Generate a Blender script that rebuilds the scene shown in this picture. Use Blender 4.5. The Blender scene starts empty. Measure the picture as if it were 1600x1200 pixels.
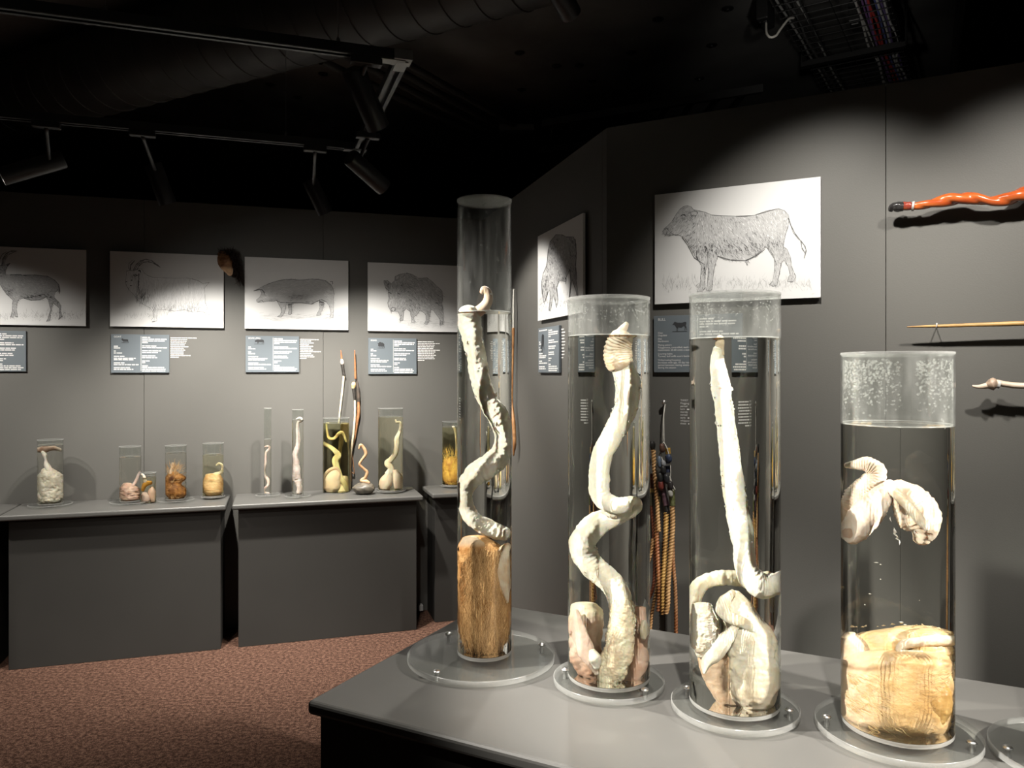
import bpy, bmesh, math, random
from mathutils import Vector, Matrix, noise
from mathutils.geometry import tessellate_polygon
R = random.Random(7)
sc = bpy.context.scene
col = sc.collection

# ------------------------------------------------------------------ camera, world, exposure
FPX = 1200.0; U0 = 800.0; V0 = 580.0; EYE = 1.5
cam = bpy.data.cameras.new('camera'); cam.sensor_width = 36; cam.lens = 27.0; cam.shift_y = -20 / 1600
cam.clip_start = 0.02
cam_o = bpy.data.objects.new('camera', cam); col.objects.link(cam_o)
cam_o.location = (0, 0, EYE); cam_o.rotation_euler = (math.pi / 2, 0, 0)
sc.camera = cam_o
w = bpy.data.worlds.new('world'); sc.world = w; w.use_nodes = True
w.node_tree.nodes['Background'].inputs[0].default_value = (1, 0.97, 0.92, 1)
w.node_tree.nodes['Background'].inputs[1].default_value = 0.012
sc.view_settings.view_transform = 'Standard'; sc.view_settings.look = 'None'
sc.view_settings.exposure = 0.0; sc.view_settings.gamma = 1.0; sc.view_settings.use_curve_mapping = False
cy = sc.cycles
cy.max_bounces = 12; cy.transmission_bounces = 10; cy.glossy_bounces = 4; cy.diffuse_bounces = 3
cy.transparent_max_bounces = 24; cy.sample_clamp_indirect = 3.0; cy.sample_clamp_direct = 12.0
cy.caustics_refractive = True; cy.caustics_reflective = False; cy.blur_glossy = 0.3
try: cy.use_denoising = True
except Exception: pass

WARM = (1.0, 0.95, 0.87)
def spot(name, loc, tgt, energy, angle, blend=0.5, radius=0.03, color=WARM):
    l = bpy.data.lights.new(name, 'SPOT'); l.energy = energy; l.spot_size = math.radians(angle)
    l.spot_blend = blend; l.shadow_soft_size = radius; l.color = color
    l.cycles.is_caustics_light = True
    o = bpy.data.objects.new(name, l); col.objects.link(o); o.location = loc
    o.rotation_euler = (Vector(tgt) - Vector(loc)).to_track_quat('-Z', 'Y').to_euler()
    return o
# lamps of the room whose housings hang outside the frame, plus the added lights noted below (the visible ones carry their own light further down)
spot('lamp_or_fill_light', (-2.75, 2.95, 2.32), (-2.95, 4.05, 0.40), 150, 100, 1.0)
spot('lamp_or_fill_light', (-1.5, 1.9, 2.10), (-1.25, 4.55, 1.10), 60, 60, 1.0)  # added weak fill for the upper left wall and its drawings
spot('lamp_or_fill_light', (-1.55, 1.50, 2.38), (0.30, 1.72, 1.12), 950, 32, 0.7)
spot('lamp_or_fill_light', (2.35, 0.40, 2.38), (0.75, 1.60, 1.08), 950, 38, 0.7)
spot('lamp_or_fill_light', (0.25, 0.10, 2.72), (0.48, 1.70, 0.98), 430, 34, 0.8)
spot('lamp_or_fill_light', (0.675, 1.885, 2.62), (1.10, 2.68, 1.55), 118, 74, 1.0)
spot('lamp_or_fill_light', (1.26, 1.575, 2.62), (1.68, 2.37, 1.55), 118, 74, 1.0)
spot('lamp_or_fill_light', (0.20, 2.75, 2.55), (0.45, 1.78, 1.1), 80, 60, 0.6)
spot('lamp_or_fill_light', (-1.7, 2.3, 2.6), (-1.45, 3.4, 0.0), 90, 66, 0.9)
spot('lamp_or_fill_light', (-1.5, -1.8, 2.6), (-1.5, -3.4, 1.5), 90, 110, 0.8)  # added for ambient bounce off the wall behind the camera
spot('lamp_or_fill_light', (1.8, -1.8, 2.6), (1.8, -3.4, 1.5), 90, 110, 0.8)  # second added bounce light, aimed at the same wall
spot('lamp_or_fill_light', (1.0, 2.55, 2.62), (1.55, 3.9, 3.16), 10, 50, 0.9)  # added uplight on the cable tray, standing in for wall lamp spill

# ------------------------------------------------------------------ helpers
def P(u, v, D): return Vector(((u - U0) / FPX * D, D, EYE - (v - V0) / FPX * D))
WLOC = {}
def wloc(o): return WLOC.get(o.name, Vector((0, 0, 0))) if o else Vector((0, 0, 0))
def tag(o, label=None, cat=None, group=None, kind=None):
    if label: o['label'] = label
    if cat: o['category'] = cat
    if group: o['group'] = group
    if kind: o['kind'] = kind
    return o
def empty(name, loc, label=None, cat=None, group=None, kind=None):
    o = bpy.data.objects.new(name, None); col.objects.link(o); o.location = loc; o.empty_display_size = .05
    WLOC[o.name] = Vector(loc); return tag(o, label, cat, group, kind)
def add(name, V, F, mat, parent=None, smooth=False, cols=None, loc=None, sharp=None):
    base = Vector(loc) if loc is not None else wloc(parent)
    me = bpy.data.meshes.new(name)
    me.from_pydata([tuple(Vector(p) - base) for p in V], [], F)
    if smooth:
        me.polygons.foreach_set('use_smooth', [True] * len(me.polygons))
    if sharp: 
        me.set_sharp_from_angle(angle=sharp)
    if cols:
        a = me.color_attributes.new('Col', 'FLOAT_COLOR', 'POINT')
        flat = []
        for c in cols: flat += [c[0], c[1], c[2], 1.0]
        a.data.foreach_set('color', flat)
    me.materials.append(mat); me.update()
    o = bpy.data.objects.new(name, me); col.objects.link(o)
    if parent: o.parent = parent; o.location = base - wloc(parent)
    else: o.location = base
    WLOC[o.name] = base
    return o
class MB:
    def __init__(s): s.V = []; s.F = []; s.C = []
    def face(s, pts):
        n = len(s.V); s.V += [Vector(p) for p in pts]; s.F.append(tuple(range(n, n + len(pts))))
    def merge(s, V, F):
        n = len(s.V); s.V += [Vector(p) for p in V]; s.F += [tuple(i + n for i in f) for f in F]
    def box(s, c, ex, ey, ez, hx, hy, hz):
        c = Vector(c); ex = Vector(ex); ey = Vector(ey); ez = Vector(ez)
        v = [c + ex * (hx * i) + ey * (hy * j) + ez * (hz * k) for k in (-1, 1) for j in (-1, 1) for i in (-1, 1)]
        s.merge(v, [(0, 2, 3, 1), (4, 5, 7, 6), (0, 1, 5, 4), (2, 6, 7, 3), (0, 4, 6, 2), (1, 3, 7, 5)])
    def build(s, name, mat, parent=None, **k): return add(name, s.V, s.F, mat, parent, **k)
UX = Vector((1, 0, 0)); UY = Vector((0, 1, 0)); UZ = Vector((0, 0, 1))
def bevel(o, wd=.004, seg=2, ang=30):
    m = o.modifiers.new('bevel', 'BEVEL'); m.width = wd; m.segments = seg; m.limit_method = 'ANGLE'; m.angle_limit = math.radians(ang); return o
def lathe(c, prof, seg=48, axis=None):
    """prof: (r, h) pairs; axis: (e1, e2, e3) with e3 the lathe axis"""
    e1, e2, e3 = axis or (UX, UY, UZ); c = Vector(c); V = []; F = []
    for r, h in prof:
        for i in range(seg):
            a = 2 * math.pi * i / seg
            V.append(c + e1 * (r * math.cos(a)) + e2 * (r * math.sin(a)) + e3 * h)
    for k in range(len(prof) - 1):
        for i in range(seg):
            j = (i + 1) % seg
            F.append((k * seg + i, k * seg + j, (k + 1) * seg + j, (k + 1) * seg + i))
    return V, F
def axes_from(d):
    d = Vector(d).normalized(); t = UZ if abs(d.z) < .9 else UX
    e1 = d.cross(t).normalized(); e2 = d.cross(e1).normalized(); return e1, e2, d
def crom(P_, n):
    """resample control rows by Catmull-Rom, n rows evenly in parameter length"""
    P_ = [tuple(map(float, p)) for p in P_]; k = len(P_[0])
    L = [0]
    for a, b in zip(P_, P_[1:]): L.append(L[-1] + max(1e-6, math.dist(a[:3], b[:3])))
    out = []
    seg = 0
    for i in range(n):
        s = L[-1] * i / (n - 1)
        while seg < len(P_) - 2 and s > L[seg + 1]: seg += 1
        t = (s - L[seg]) / (L[seg + 1] - L[seg])
        p0 = P_[max(seg - 1, 0)]; p1 = P_[seg]; p2 = P_[seg + 1]; p3 = P_[min(seg + 2, len(P_) - 1)]
        out.append(tuple(.5 * (2 * p1[j] + (p2[j] - p0[j]) * t + (2 * p0[j] - 5 * p1[j] + 4 * p2[j] - p3[j]) * t * t + (3 * p1[j] - p0[j] - 3 * p2[j] + p3[j]) * t ** 3) for j in range(k)))
    return out
def sweep3(rows, n=60, seg=12, rope=0, twist=0, amp=0, namp=0, nscale=60):
    """world-space tube: rows (x,y,z,r)"""
    pts = crom(rows, n); V = []; F = []
    up = None
    acc = 0
    for i, p in enumerate(pts):
        c = Vector(p[:3]); q = Vector(pts[min(i + 1, n - 1)][:3]) - Vector(pts[max(i - 1, 0)][:3])
        t = q.normalized()
        if up is None: up = axes_from(t)[0]
        up = (up - t * up.dot(t)).normalized(); b = t.cross(up)
        if i: acc += (c - Vector(pts[i - 1][:3])).length
        for j in range(seg):
            a = 2 * math.pi * j / seg
            r = p[3]
            if rope: r *= 1 + amp * (abs(math.cos(rope * .5 * (a - twist * acc))) - .6)
            x = c + up * (math.cos(a) * r) + b * (math.sin(a) * r)
            if namp: x += (x - c) * (namp * noise.fractal(x * nscale, 1, 2, 3))
            V.append(x)
    for i in range(n - 1):
        for j in range(seg):
            k = (j + 1) % seg; F.append((i * seg + j, i * seg + k, (i + 1) * seg + k, (i + 1) * seg + j))
    F.append(tuple(range(seg))[::-1]); F.append(tuple((n - 1) * seg + j for j in range(seg)))
    return V, F
def mix(a, b, t): return tuple(x + (y - x) * t for x, y in zip(a, b))
def sm(a, b, x):
    t = min(1, max(0, (x - a) / (b - a))); return t * t * (3 - 2 * t)

# ------------------------------------------------------------------ materials
def new_mat(n):
    m = bpy.data.materials.new(n); m.use_nodes = True; nt = m.node_tree; nt.nodes.clear()
    return m, nt, nt.nodes.new('ShaderNodeOutputMaterial')
def princ(n, c, rough=.5, metal=0., spec=.5, bump=None, attr=False, vary=None, coat=0, sss=0):
    m, nt, o = new_mat(n); b = nt.nodes.new('ShaderNodeBsdfPrincipled')
    b.inputs['Base Color'].default_value = (*c, 1); b.inputs['Roughness'].default_value = rough
    b.inputs['Metallic'].default_value = metal; b.inputs['Specular IOR Level'].default_value = spec
    b.inputs['Coat Weight'].default_value = coat
    if sss:
        b.inputs['Subsurface Weight'].default_value = sss; b.inputs['Subsurface Radius'].default_value = (1, .6, .35); b.inputs['Subsurface Scale'].default_value = .008
    nt.links.new(b.outputs[0], o.inputs[0])
    tc = nt.nodes.new('ShaderNodeTexCoord')
    if attr:
        a = nt.nodes.new('ShaderNodeAttribute'); a.attribute_name = 'Col'; nt.links.new(a.outputs['Color'], b.inputs['Base Color'])
    if vary:
        sc_, amt = vary
        nz = nt.nodes.new('ShaderNodeTexNoise'); nz.inputs['Scale'].default_value = sc_; nz.inputs['Detail'].default_value = 6
        nt.links.new(tc.outputs['Object'], nz.inputs['Vector'])
        r = nt.nodes.new('ShaderNodeValToRGB'); r.color_ramp.elements[0].position = .3; r.color_ramp.elements[1].position = .7
        r.color_ramp.elements[0].color = (*[x * (1 - amt) for x in c], 1); r.color_ramp.elements[1].color = (*[min(1, x * (1 + amt)) for x in c], 1)
        nt.links.new(nz.outputs['Fac'], r.inputs[0]); nt.links.new(r.outputs[0], b.inputs['Base Color'])
    if bump:
        sc_, st, dist = bump
        nz = nt.nodes.new('ShaderNodeTexNoise'); nz.inputs['Scale'].default_value = sc_; nz.inputs['Detail'].default_value = 4
        nt.links.new(tc.outputs['Object'], nz.inputs['Vector'])
        bp = nt.nodes.new('ShaderNodeBump'); bp.inputs['Strength'].default_value = st; bp.inputs['Distance'].default_value = dist
        nt.links.new(nz.outputs['Fac'], bp.inputs['Height']); nt.links.new(bp.outputs[0], b.inputs['Normal'])
    return m
def schlick(nt, f0, f90=1.0):
    g = nt.nodes.new('ShaderNodeNewGeometry'); d = nt.nodes.new('ShaderNodeVectorMath'); d.operation = 'DOT_PRODUCT'
    nt.links.new(g.outputs['Normal'], d.inputs[0]); nt.links.new(g.outputs['Incoming'], d.inputs[1])
    a = nt.nodes.new('ShaderNodeMath'); a.operation = 'ABSOLUTE'; nt.links.new(d.outputs['Value'], a.inputs[0])
    s = nt.nodes.new('ShaderNodeMath'); s.operation = 'SUBTRACT'; s.inputs[0].default_value = 1; nt.links.new(a.outputs[0], s.inputs[1])
    p = nt.nodes.new('ShaderNodeMath'); p.operation = 'POWER'; p.inputs[1].default_value = 5; nt.links.new(s.outputs[0], p.inputs[0])
    m = nt.nodes.new('ShaderNodeMath'); m.operation = 'MULTIPLY_ADD'; m.inputs[1].default_value = f90 - f0; m.inputs[2].default_value = f0
    nt.links.new(p.outputs[0], m.inputs[0]); return m.outputs[0]
def clear_mat(n, haze=0.0, f0=.06, tint=(.96, .97, .96), rough=.02, hazecol=(.8, .8, .78), droplets=False, f90=.75):
    m, nt, o = new_mat(n)
    t = nt.nodes.new('ShaderNodeBsdfTransparent'); t.inputs[0].default_value = (*tint, 1)
    g = nt.nodes.new('ShaderNodeBsdfGlossy'); g.inputs['Roughness'].default_value = rough
    mx = nt.nodes.new('ShaderNodeMixShader'); nt.links.new(schlick(nt, f0, f90), mx.inputs[0])
    nt.links.new(t.outputs[0], mx.inputs[1]); nt.links.new(g.outputs[0], mx.inputs[2])
    last = mx
    if haze:
        d = nt.nodes.new('ShaderNodeBsdfDiffuse'); d.inputs[0].default_value = (*hazecol, 1)
        tr = nt.nodes.new('ShaderNodeBsdfTranslucent'); tr.inputs[0].default_value = (*hazecol, 1)
        dm = nt.nodes.new('ShaderNodeMixShader'); nt.links.new(d.outputs[0], dm.inputs[1]); nt.links.new(tr.outputs[0], dm.inputs[2]); dm.inputs[0].default_value = .5
        hz = nt.nodes.new('ShaderNodeMixShader'); hz.inputs[0].default_value = haze
        if droplets:
            tc = nt.nodes.new('ShaderNodeTexCoord'); mp = nt.nodes.new('ShaderNodeMapping'); mp.inputs['Scale'].default_value = (45, 45, 9)
            nz = nt.nodes.new('ShaderNodeTexNoise'); nz.inputs['Scale'].default_value = 1; nz.inputs['Detail'].default_value = 5
            nt.links.new(tc.outputs['Object'], mp.inputs[0]); nt.links.new(mp.outputs[0], nz.inputs['Vector'])
            mr = nt.nodes.new('ShaderNodeMapRange'); mr.inputs[1].default_value = .35; mr.inputs[2].default_value = .75; mr.inputs[3].default_value = haze * .35; mr.inputs[4].default_value = haze * 1.9
            nt.links.new(nz.outputs['Fac'], mr.inputs[0]); nt.links.new(mr.outputs[0], hz.inputs[0])
        nt.links.new(mx.outputs[0], hz.inputs[1]); nt.links.new(dm.outputs[0], hz.inputs[2]); last = hz
    nt.links.new(last.outputs[0], o.inputs[0]); return m
def liquid_mat(n, c):
    m, nt, o = new_mat(n); g = nt.nodes.new('ShaderNodeBsdfGlass'); g.inputs['IOR'].default_value = 1.34
    g.inputs['Roughness'].default_value = 0; g.inputs['Color'].default_value = (*c, 1); nt.links.new(g.outputs[0], o.inputs[0]); return m
def emis(n, c, s):
    m, nt, o = new_mat(n); e = nt.nodes.new('ShaderNodeEmission'); e.inputs[0].default_value = (*c, 1); e.inputs[1].default_value = s
    nt.links.new(e.outputs[0], o.inputs[0]); return m

M = dict(
    wall=princ('wall_paint', (.104, .101, .093), .55, spec=.35, bump=(220, .12, .002), vary=(1.3, .05)),
    slab=princ('grey_laminate', (.082, .080, .075), .42, spec=.4, vary=(3, .04)),
    body=princ('dark_board', (.03, .0285, .026), .6, spec=.3, vary=(2, .08)),
    slab_edge=princ('slab_edge', (.10, .097, .09), .4, spec=.4),
    ceil=princ('black_ceiling_board', (.13, .127, .122), .7, spec=.25, vary=(2.2, .35), bump=(30, .2, .004)),
    duct=princ('black_duct_paint', (.05, .049, .047), .5, spec=.35, vary=(6, .2)),
    black=princ('black_metal', (.02, .02, .02), .42, spec=.45),
    blackm=princ('black_matt', (.012, .012, .012), .7),
    greym=princ('grey_bracket_metal', (.25, .25, .24), .4, metal=.6),
    chrome=princ('polished_steel', (.9, .9, .89), .3, metal=1),
    white=princ('white_board', (.66, .66, .655), .5, spec=.3),
    print=princ('pencil_print', (.3, .3, .3), .6, attr=True, spec=.2),
    slate=princ('slate_panel', (.125, .146, .163), .45, spec=.4),
    text=princ('white_lettering', (.7, .7, .69), .6),
    icon=princ('dark_print', (.02, .022, .025), .6),
    clear=clear_mat('clear_acrylic', 0.012, rough=.03),
    clear_fog=clear_mat('fogged_acrylic', 0.05, droplets=True),
    clear_smear=clear_mat('smeared_acrylic', 0.025, droplets=True),
    plate=clear_mat('acrylic_plate', 0.02, f0=.05, rough=.04),
    edge=clear_mat('acrylic_edge', 0.32, f0=.08, rough=.15, hazecol=(.9, .9, .88)),
    plate_edge=clear_mat('acrylic_plate_edge', 0.2, f0=.08, rough=.12, hazecol=(.9, .9, .88)),
    drop=clear_mat('water_drop', 0.25, f0=.10, rough=.05),
    liq=liquid_mat('clear_liquid', (.98, .985, .96)),
    liq_w=liquid_mat('water_clear_liquid', (.97, .97, .94)),
    liq_y=liquid_mat('yellow_liquid', (.975, .965, .86)),
    liq_o=liquid_mat('olive_liquid', (.965, .95, .78)),
    flesh=princ('preserved_tissue', (.8, .75, .65), .38, attr=True, spec=.35, bump=(170, .35, .003), sss=.3),
    furm=princ('preserved_fur', (.4, .2, .08), .55, attr=True, spec=.25, bump=(260, .5, .003)),
    obj=princ('coloured', (.4, .3, .2), .45, attr=True, spec=.45, bump=(90, .3, .002)),
    lamp=emis('lamp_glow', (1, .93, .83), 6),
    thread=princ('white_cord', (.7, .68, .62), .6),
)
# carpet
def carpet():
    m, nt, o = new_mat('brown_carpet'); b = nt.nodes.new('ShaderNodeBsdfPrincipled'); b.inputs['Roughness'].default_value = .95; b.inputs['Specular IOR Level'].default_value = .1
    tc = nt.nodes.new('ShaderNodeTexCoord')
    n1 = nt.nodes.new('ShaderNodeTexNoise'); n1.inputs['Scale'].default_value = 210; n1.inputs['Detail'].default_value = 3
    n2 = nt.nodes.new('ShaderNodeTexNoise'); n2.inputs['Scale'].default_value = 60; n2.inputs['Detail'].default_value = 4
    for n in (n1, n2): nt.links.new(tc.outputs['Object'], n.inputs['Vector'])
    ad = nt.nodes.new('ShaderNodeMath'); ad.operation = 'MULTIPLY_ADD'; ad.inputs[1].default_value = .45
    nt.links.new(n2.outputs['Fac'], ad.inputs[0]); 
    m2 = nt.nodes.new('ShaderNodeMath'); m2.operation = 'MULTIPLY'; m2.inputs[1].default_value = .55; nt.links.new(n1.outputs['Fac'], m2.inputs[0]); nt.links.new(m2.outputs[0], ad.inputs[2])
    r = nt.nodes.new('ShaderNodeValToRGB'); e = r.color_ramp.elements; e[0].position = .40; e[0].color = (.03, .015, .010, 1); e[1].position = .62; e[1].color = (.20, .115, .082, 1)
    k = e.new(.5); k.color = (.09, .047, .033, 1)
    nt.links.new(ad.outputs[0], r.inputs[0]); nt.links.new(r.outputs[0], b.inputs['Base Color'])
    bp = nt.nodes.new('ShaderNodeBump'); bp.inputs['Strength'].default_value = .8; bp.inputs['Distance'].default_value = .006
    nt.links.new(ad.outputs[0], bp.inputs['Height']); nt.links.new(bp.outputs[0], b.inputs['Normal']); nt.links.new(b.outputs[0], o.inputs[0]); return m
M['carpet'] = carpet()

# ------------------------------------------------------------------ wall planes
class Plane:
    def __init__(s, p, e1, n): s.p = Vector(p); s.e1 = Vector(e1).normalized(); s.n = Vector(n).normalized()
    def at(s, u, v, off=0.0):
        d = Vector(((u - U0) / FPX, 1, -(v - V0) / FPX)); c = Vector((0, 0, EYE))
        t = (s.p + s.n * off - c).dot(s.n) / d.dot(s.n); return c + d * t
aL = Vector((.9563, .2924, 0)); nL = Vector((.2924, -.9563, 0))
WL = Plane((-1.1, 4.648, 0), aL, nL)
WR = Plane((.378, 3.06, 0), (.8838, -.4679, 0), (-.4679, -.8838, 0))
CORN = Vector((-.187, 4.927, 0))
WM = Plane((.378, 3.06, 0), (Vector((.378, 3.06, 0)) - CORN).normalized(), (-.957, -.2895, 0))
WTOP = 2.47; CEIL = 3.35

def structure(o): o['kind'] = 'structure'; return o
mb = MB(); mb.box((-.5, 3, -.03), UX, UY, UZ, 6.5, 6.5, .03); structure(mb.build('floor', M['carpet']))
mb = MB(); mb.box((-.5, 3, CEIL + .03), UX, UY, UZ, 6.5, 6.5, .03); ceil = structure(mb.build('ceiling', M['ceil']))
for nm, c, hx, hy in (('wall_back', (-.5, 9.45, 1.7), 6.5, .05), ('wall_front', (-.5, -3.45, 1.7), 6.5, .05), ('wall_west', (-6.95, 3, 1.7), .05, 6.5), ('wall_east', (5.95, 3, 1.7), .05, 6.5)):
    mb = MB(); mb.box(c, UX, UY, UZ, hx, hy, 1.7); structure(mb.build(nm, M['wall']))
def wall(name, pl, s0, s1, seams, zseams=None):
    """partition: a core with panels whose joints are recessed; s measured along e1 from pl.p"""
    core = MB(); L = s1 - s0
    core.box(pl.p + pl.e1 * ((s0 + s1) / 2) - pl.n * .05 + UZ * (WTOP / 2 - .002), pl.e1, pl.n, UZ, L / 2, .035, WTOP / 2 - .002)
    c = structure(core.build(name, M['blackm']))
    cuts = [s0] + seams + [s1]
    for a, b in zip(cuts, cuts[1:]):
        p = MB(); p.box(pl.p + pl.e1 * ((a + b) / 2) - pl.n * .0075 + UZ * (WTOP / 2), pl.e1, pl.n, UZ, (b - a) / 2 - .0009, .0075, WTOP / 2)
        bevel(p.build('panel', M['wall'], c), .0008, 1)
def s_of(pl, u): return (pl.at(u, V0) - pl.p).dot(pl.e1)
sc_corner = (CORN - WL.p).dot(aL)
wall('wall_left', WL, s_of(WL, -120) - .9, sc_corner + .02, [s_of(WL, -60), s_of(WL, 225), s_of(WL, 505)])
midL = (WM.p - CORN).length
wall('wall_middle', WM, -midL - .01, .0, [-.045])
wall('wall_right', WR, 0.0, 3.6, [s_of(WR, 1384), s_of(WR, 1384) + 1.22])

# ------------------------------------------------------------------ display cabinets
SLZ = .784
def cabinet(name, label, O, e1, e2, s0, s1, t0, t1, inset=(.03, .03, .055, 0.0), th=.028, bodyt=None):
    """slab over s0..s1, t0..t1; body inset (left, right, front, back)"""
    O = Vector(O); c = O + e1 * ((s0 + s1) / 2) + e2 * ((t0 + t1) / 2)
    e = empty(name, (c.x, c.y, 0), label, 'cabinet', 'display cabinets')
    m = MB(); m.box((c.x, c.y, SLZ - th / 2), e1, e2, UZ, (s1 - s0) / 2, (t1 - t0) / 2, th / 2)
    bevel(m.build('top', M['slab'], e), th * .3, 3)
    a0 = s0 + inset[0]; a1 = s1 - inset[1]; b0 = t0 + inset[2]; b1 = t1 - inset[3]
    q = O + e1 * ((a0 + a1) / 2) + e2 * ((b0 + b1) / 2)
    m = MB(); m.box((q.x, q.y, (SLZ - th) / 2), e1, e2, UZ, (a1 - a0) / 2, (b1 - b0) / 2, (SLZ - th) / 2)
    bevel(m.build('body', M['body'], e), .002, 1)
    return e
bL = Vector((-.2924, .9563, 0)); OL = (-1.5, 4.165, 0)
cabinet('display_cabinet', 'grey-topped wall cabinet at the far left, cut by the photo edge', OL, aL, bL, -2.2, -1.108, -.055, .340)
cabinet('display_cabinet', 'long grey-topped wall cabinet carrying four furry and pale specimen jars', OL, aL, bL, -1.102, -.045, -.055, .340)
cabinet('display_cabinet', 'grey-topped wall cabinet carrying the rock and two thin tube jars', OL, aL, bL, -.015, 1.02, -.055, .340)
cabinet('display_cabinet', 'short grey-topped corner cabinet partly hidden behind the tallest jar', OL, aL, bL, 1.082, 1.30, -.005, .340, (.035, .01, .10, 0))
eN = Vector((.889, -.457, 0)).normalized(); fN = Vector((.457, .889, 0)).normalized(); ON = Vector((-.446, 1.668, 0))
near = cabinet('display_plinth', 'large grey-topped plinth in the foreground under the four big jars', ON, eN, fN, 0, 2.3, 0, .80, (.02, .02, .02, .02), th=.03)
near['group'] = ''; del near['group']

# ------------------------------------------------------------------ jars
NW = 1.34
class Jar:
    pass
def jar_ray(j, u):
    """2-D refracted ray inside the jar for picture column u: entry point, direction (horizontal)"""
    d = Vector(((u - U0) / FPX, 1)); d.normalize(); c = Vector((j.x, j.y)); oc = -c
    b = oc.dot(d); cc = oc.dot(oc) - (j.r * .995) ** 2; disc = b * b - cc
    if disc < (0.06 * j.r) ** 2:
        disc = (0.06 * j.r) ** 2
        side = 1 if (d.x * c.y - d.y * c.x) > 0 else -1
        # nearest grazing ray on that side
        perp = math.sqrt(max(0, (j.r * .995) ** 2 - disc)) ; L = c.length
        ang = math.asin(perp / L) * side; d0 = c.normalized()
        d = Vector((d0.x * math.cos(ang) + d0.y * math.sin(ang), -d0.x * math.sin(ang) + d0.y * math.cos(ang)))
        b = oc.dot(d); cc = oc.dot(oc) - (j.r * .995) ** 2; disc = max(1e-9, b * b - cc)
    t = -b - math.sqrt(disc); e = d * t; n = (e - c).normalized()
    ci = -n.dot(d); k = 1 / NW; dr = d * k + n * (k * ci - math.sqrt(1 - k * k * (1 - ci * ci)))
    return e, dr.normalized(), d
def jarpt(j, u, v, y):
    """point inside the liquid that is seen at picture (u, v), y metres in front of the jar's axis plane"""
    if v < j.vliq:      # above the liquid: straight
        d = Vector(((u - U0) / FPX, 1)); c = Vector((j.x, j.y)); f = c.normalized()
        t = (c.length - y) / d.dot(f); p = d * t
        z = EYE - (v - V0) / FPX * t
    else:
        e, dr, d = jar_ray(j, u); c = Vector((j.x, j.y)); f = c.normalized()
        t = (c.length - y - e.dot(f)) / max(.2, dr.dot(f)); t = max(t, .0); p = e + dr * t
        D = e.y; slope = -(v - V0) / FPX * (D / e.length)
        sl = slope / math.sqrt(1 + slope * slope) / NW; sl = sl / math.sqrt(1 - sl * sl)
        z = EYE - (v - V0) / FPX * D + sl * t
    q = p - c; lim = j.r * .955
    if q.length > lim: q *= lim / q.length
    return Vector((c.x + q.x, c.y + q.y, max(z, j.z0 + .006)))
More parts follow.
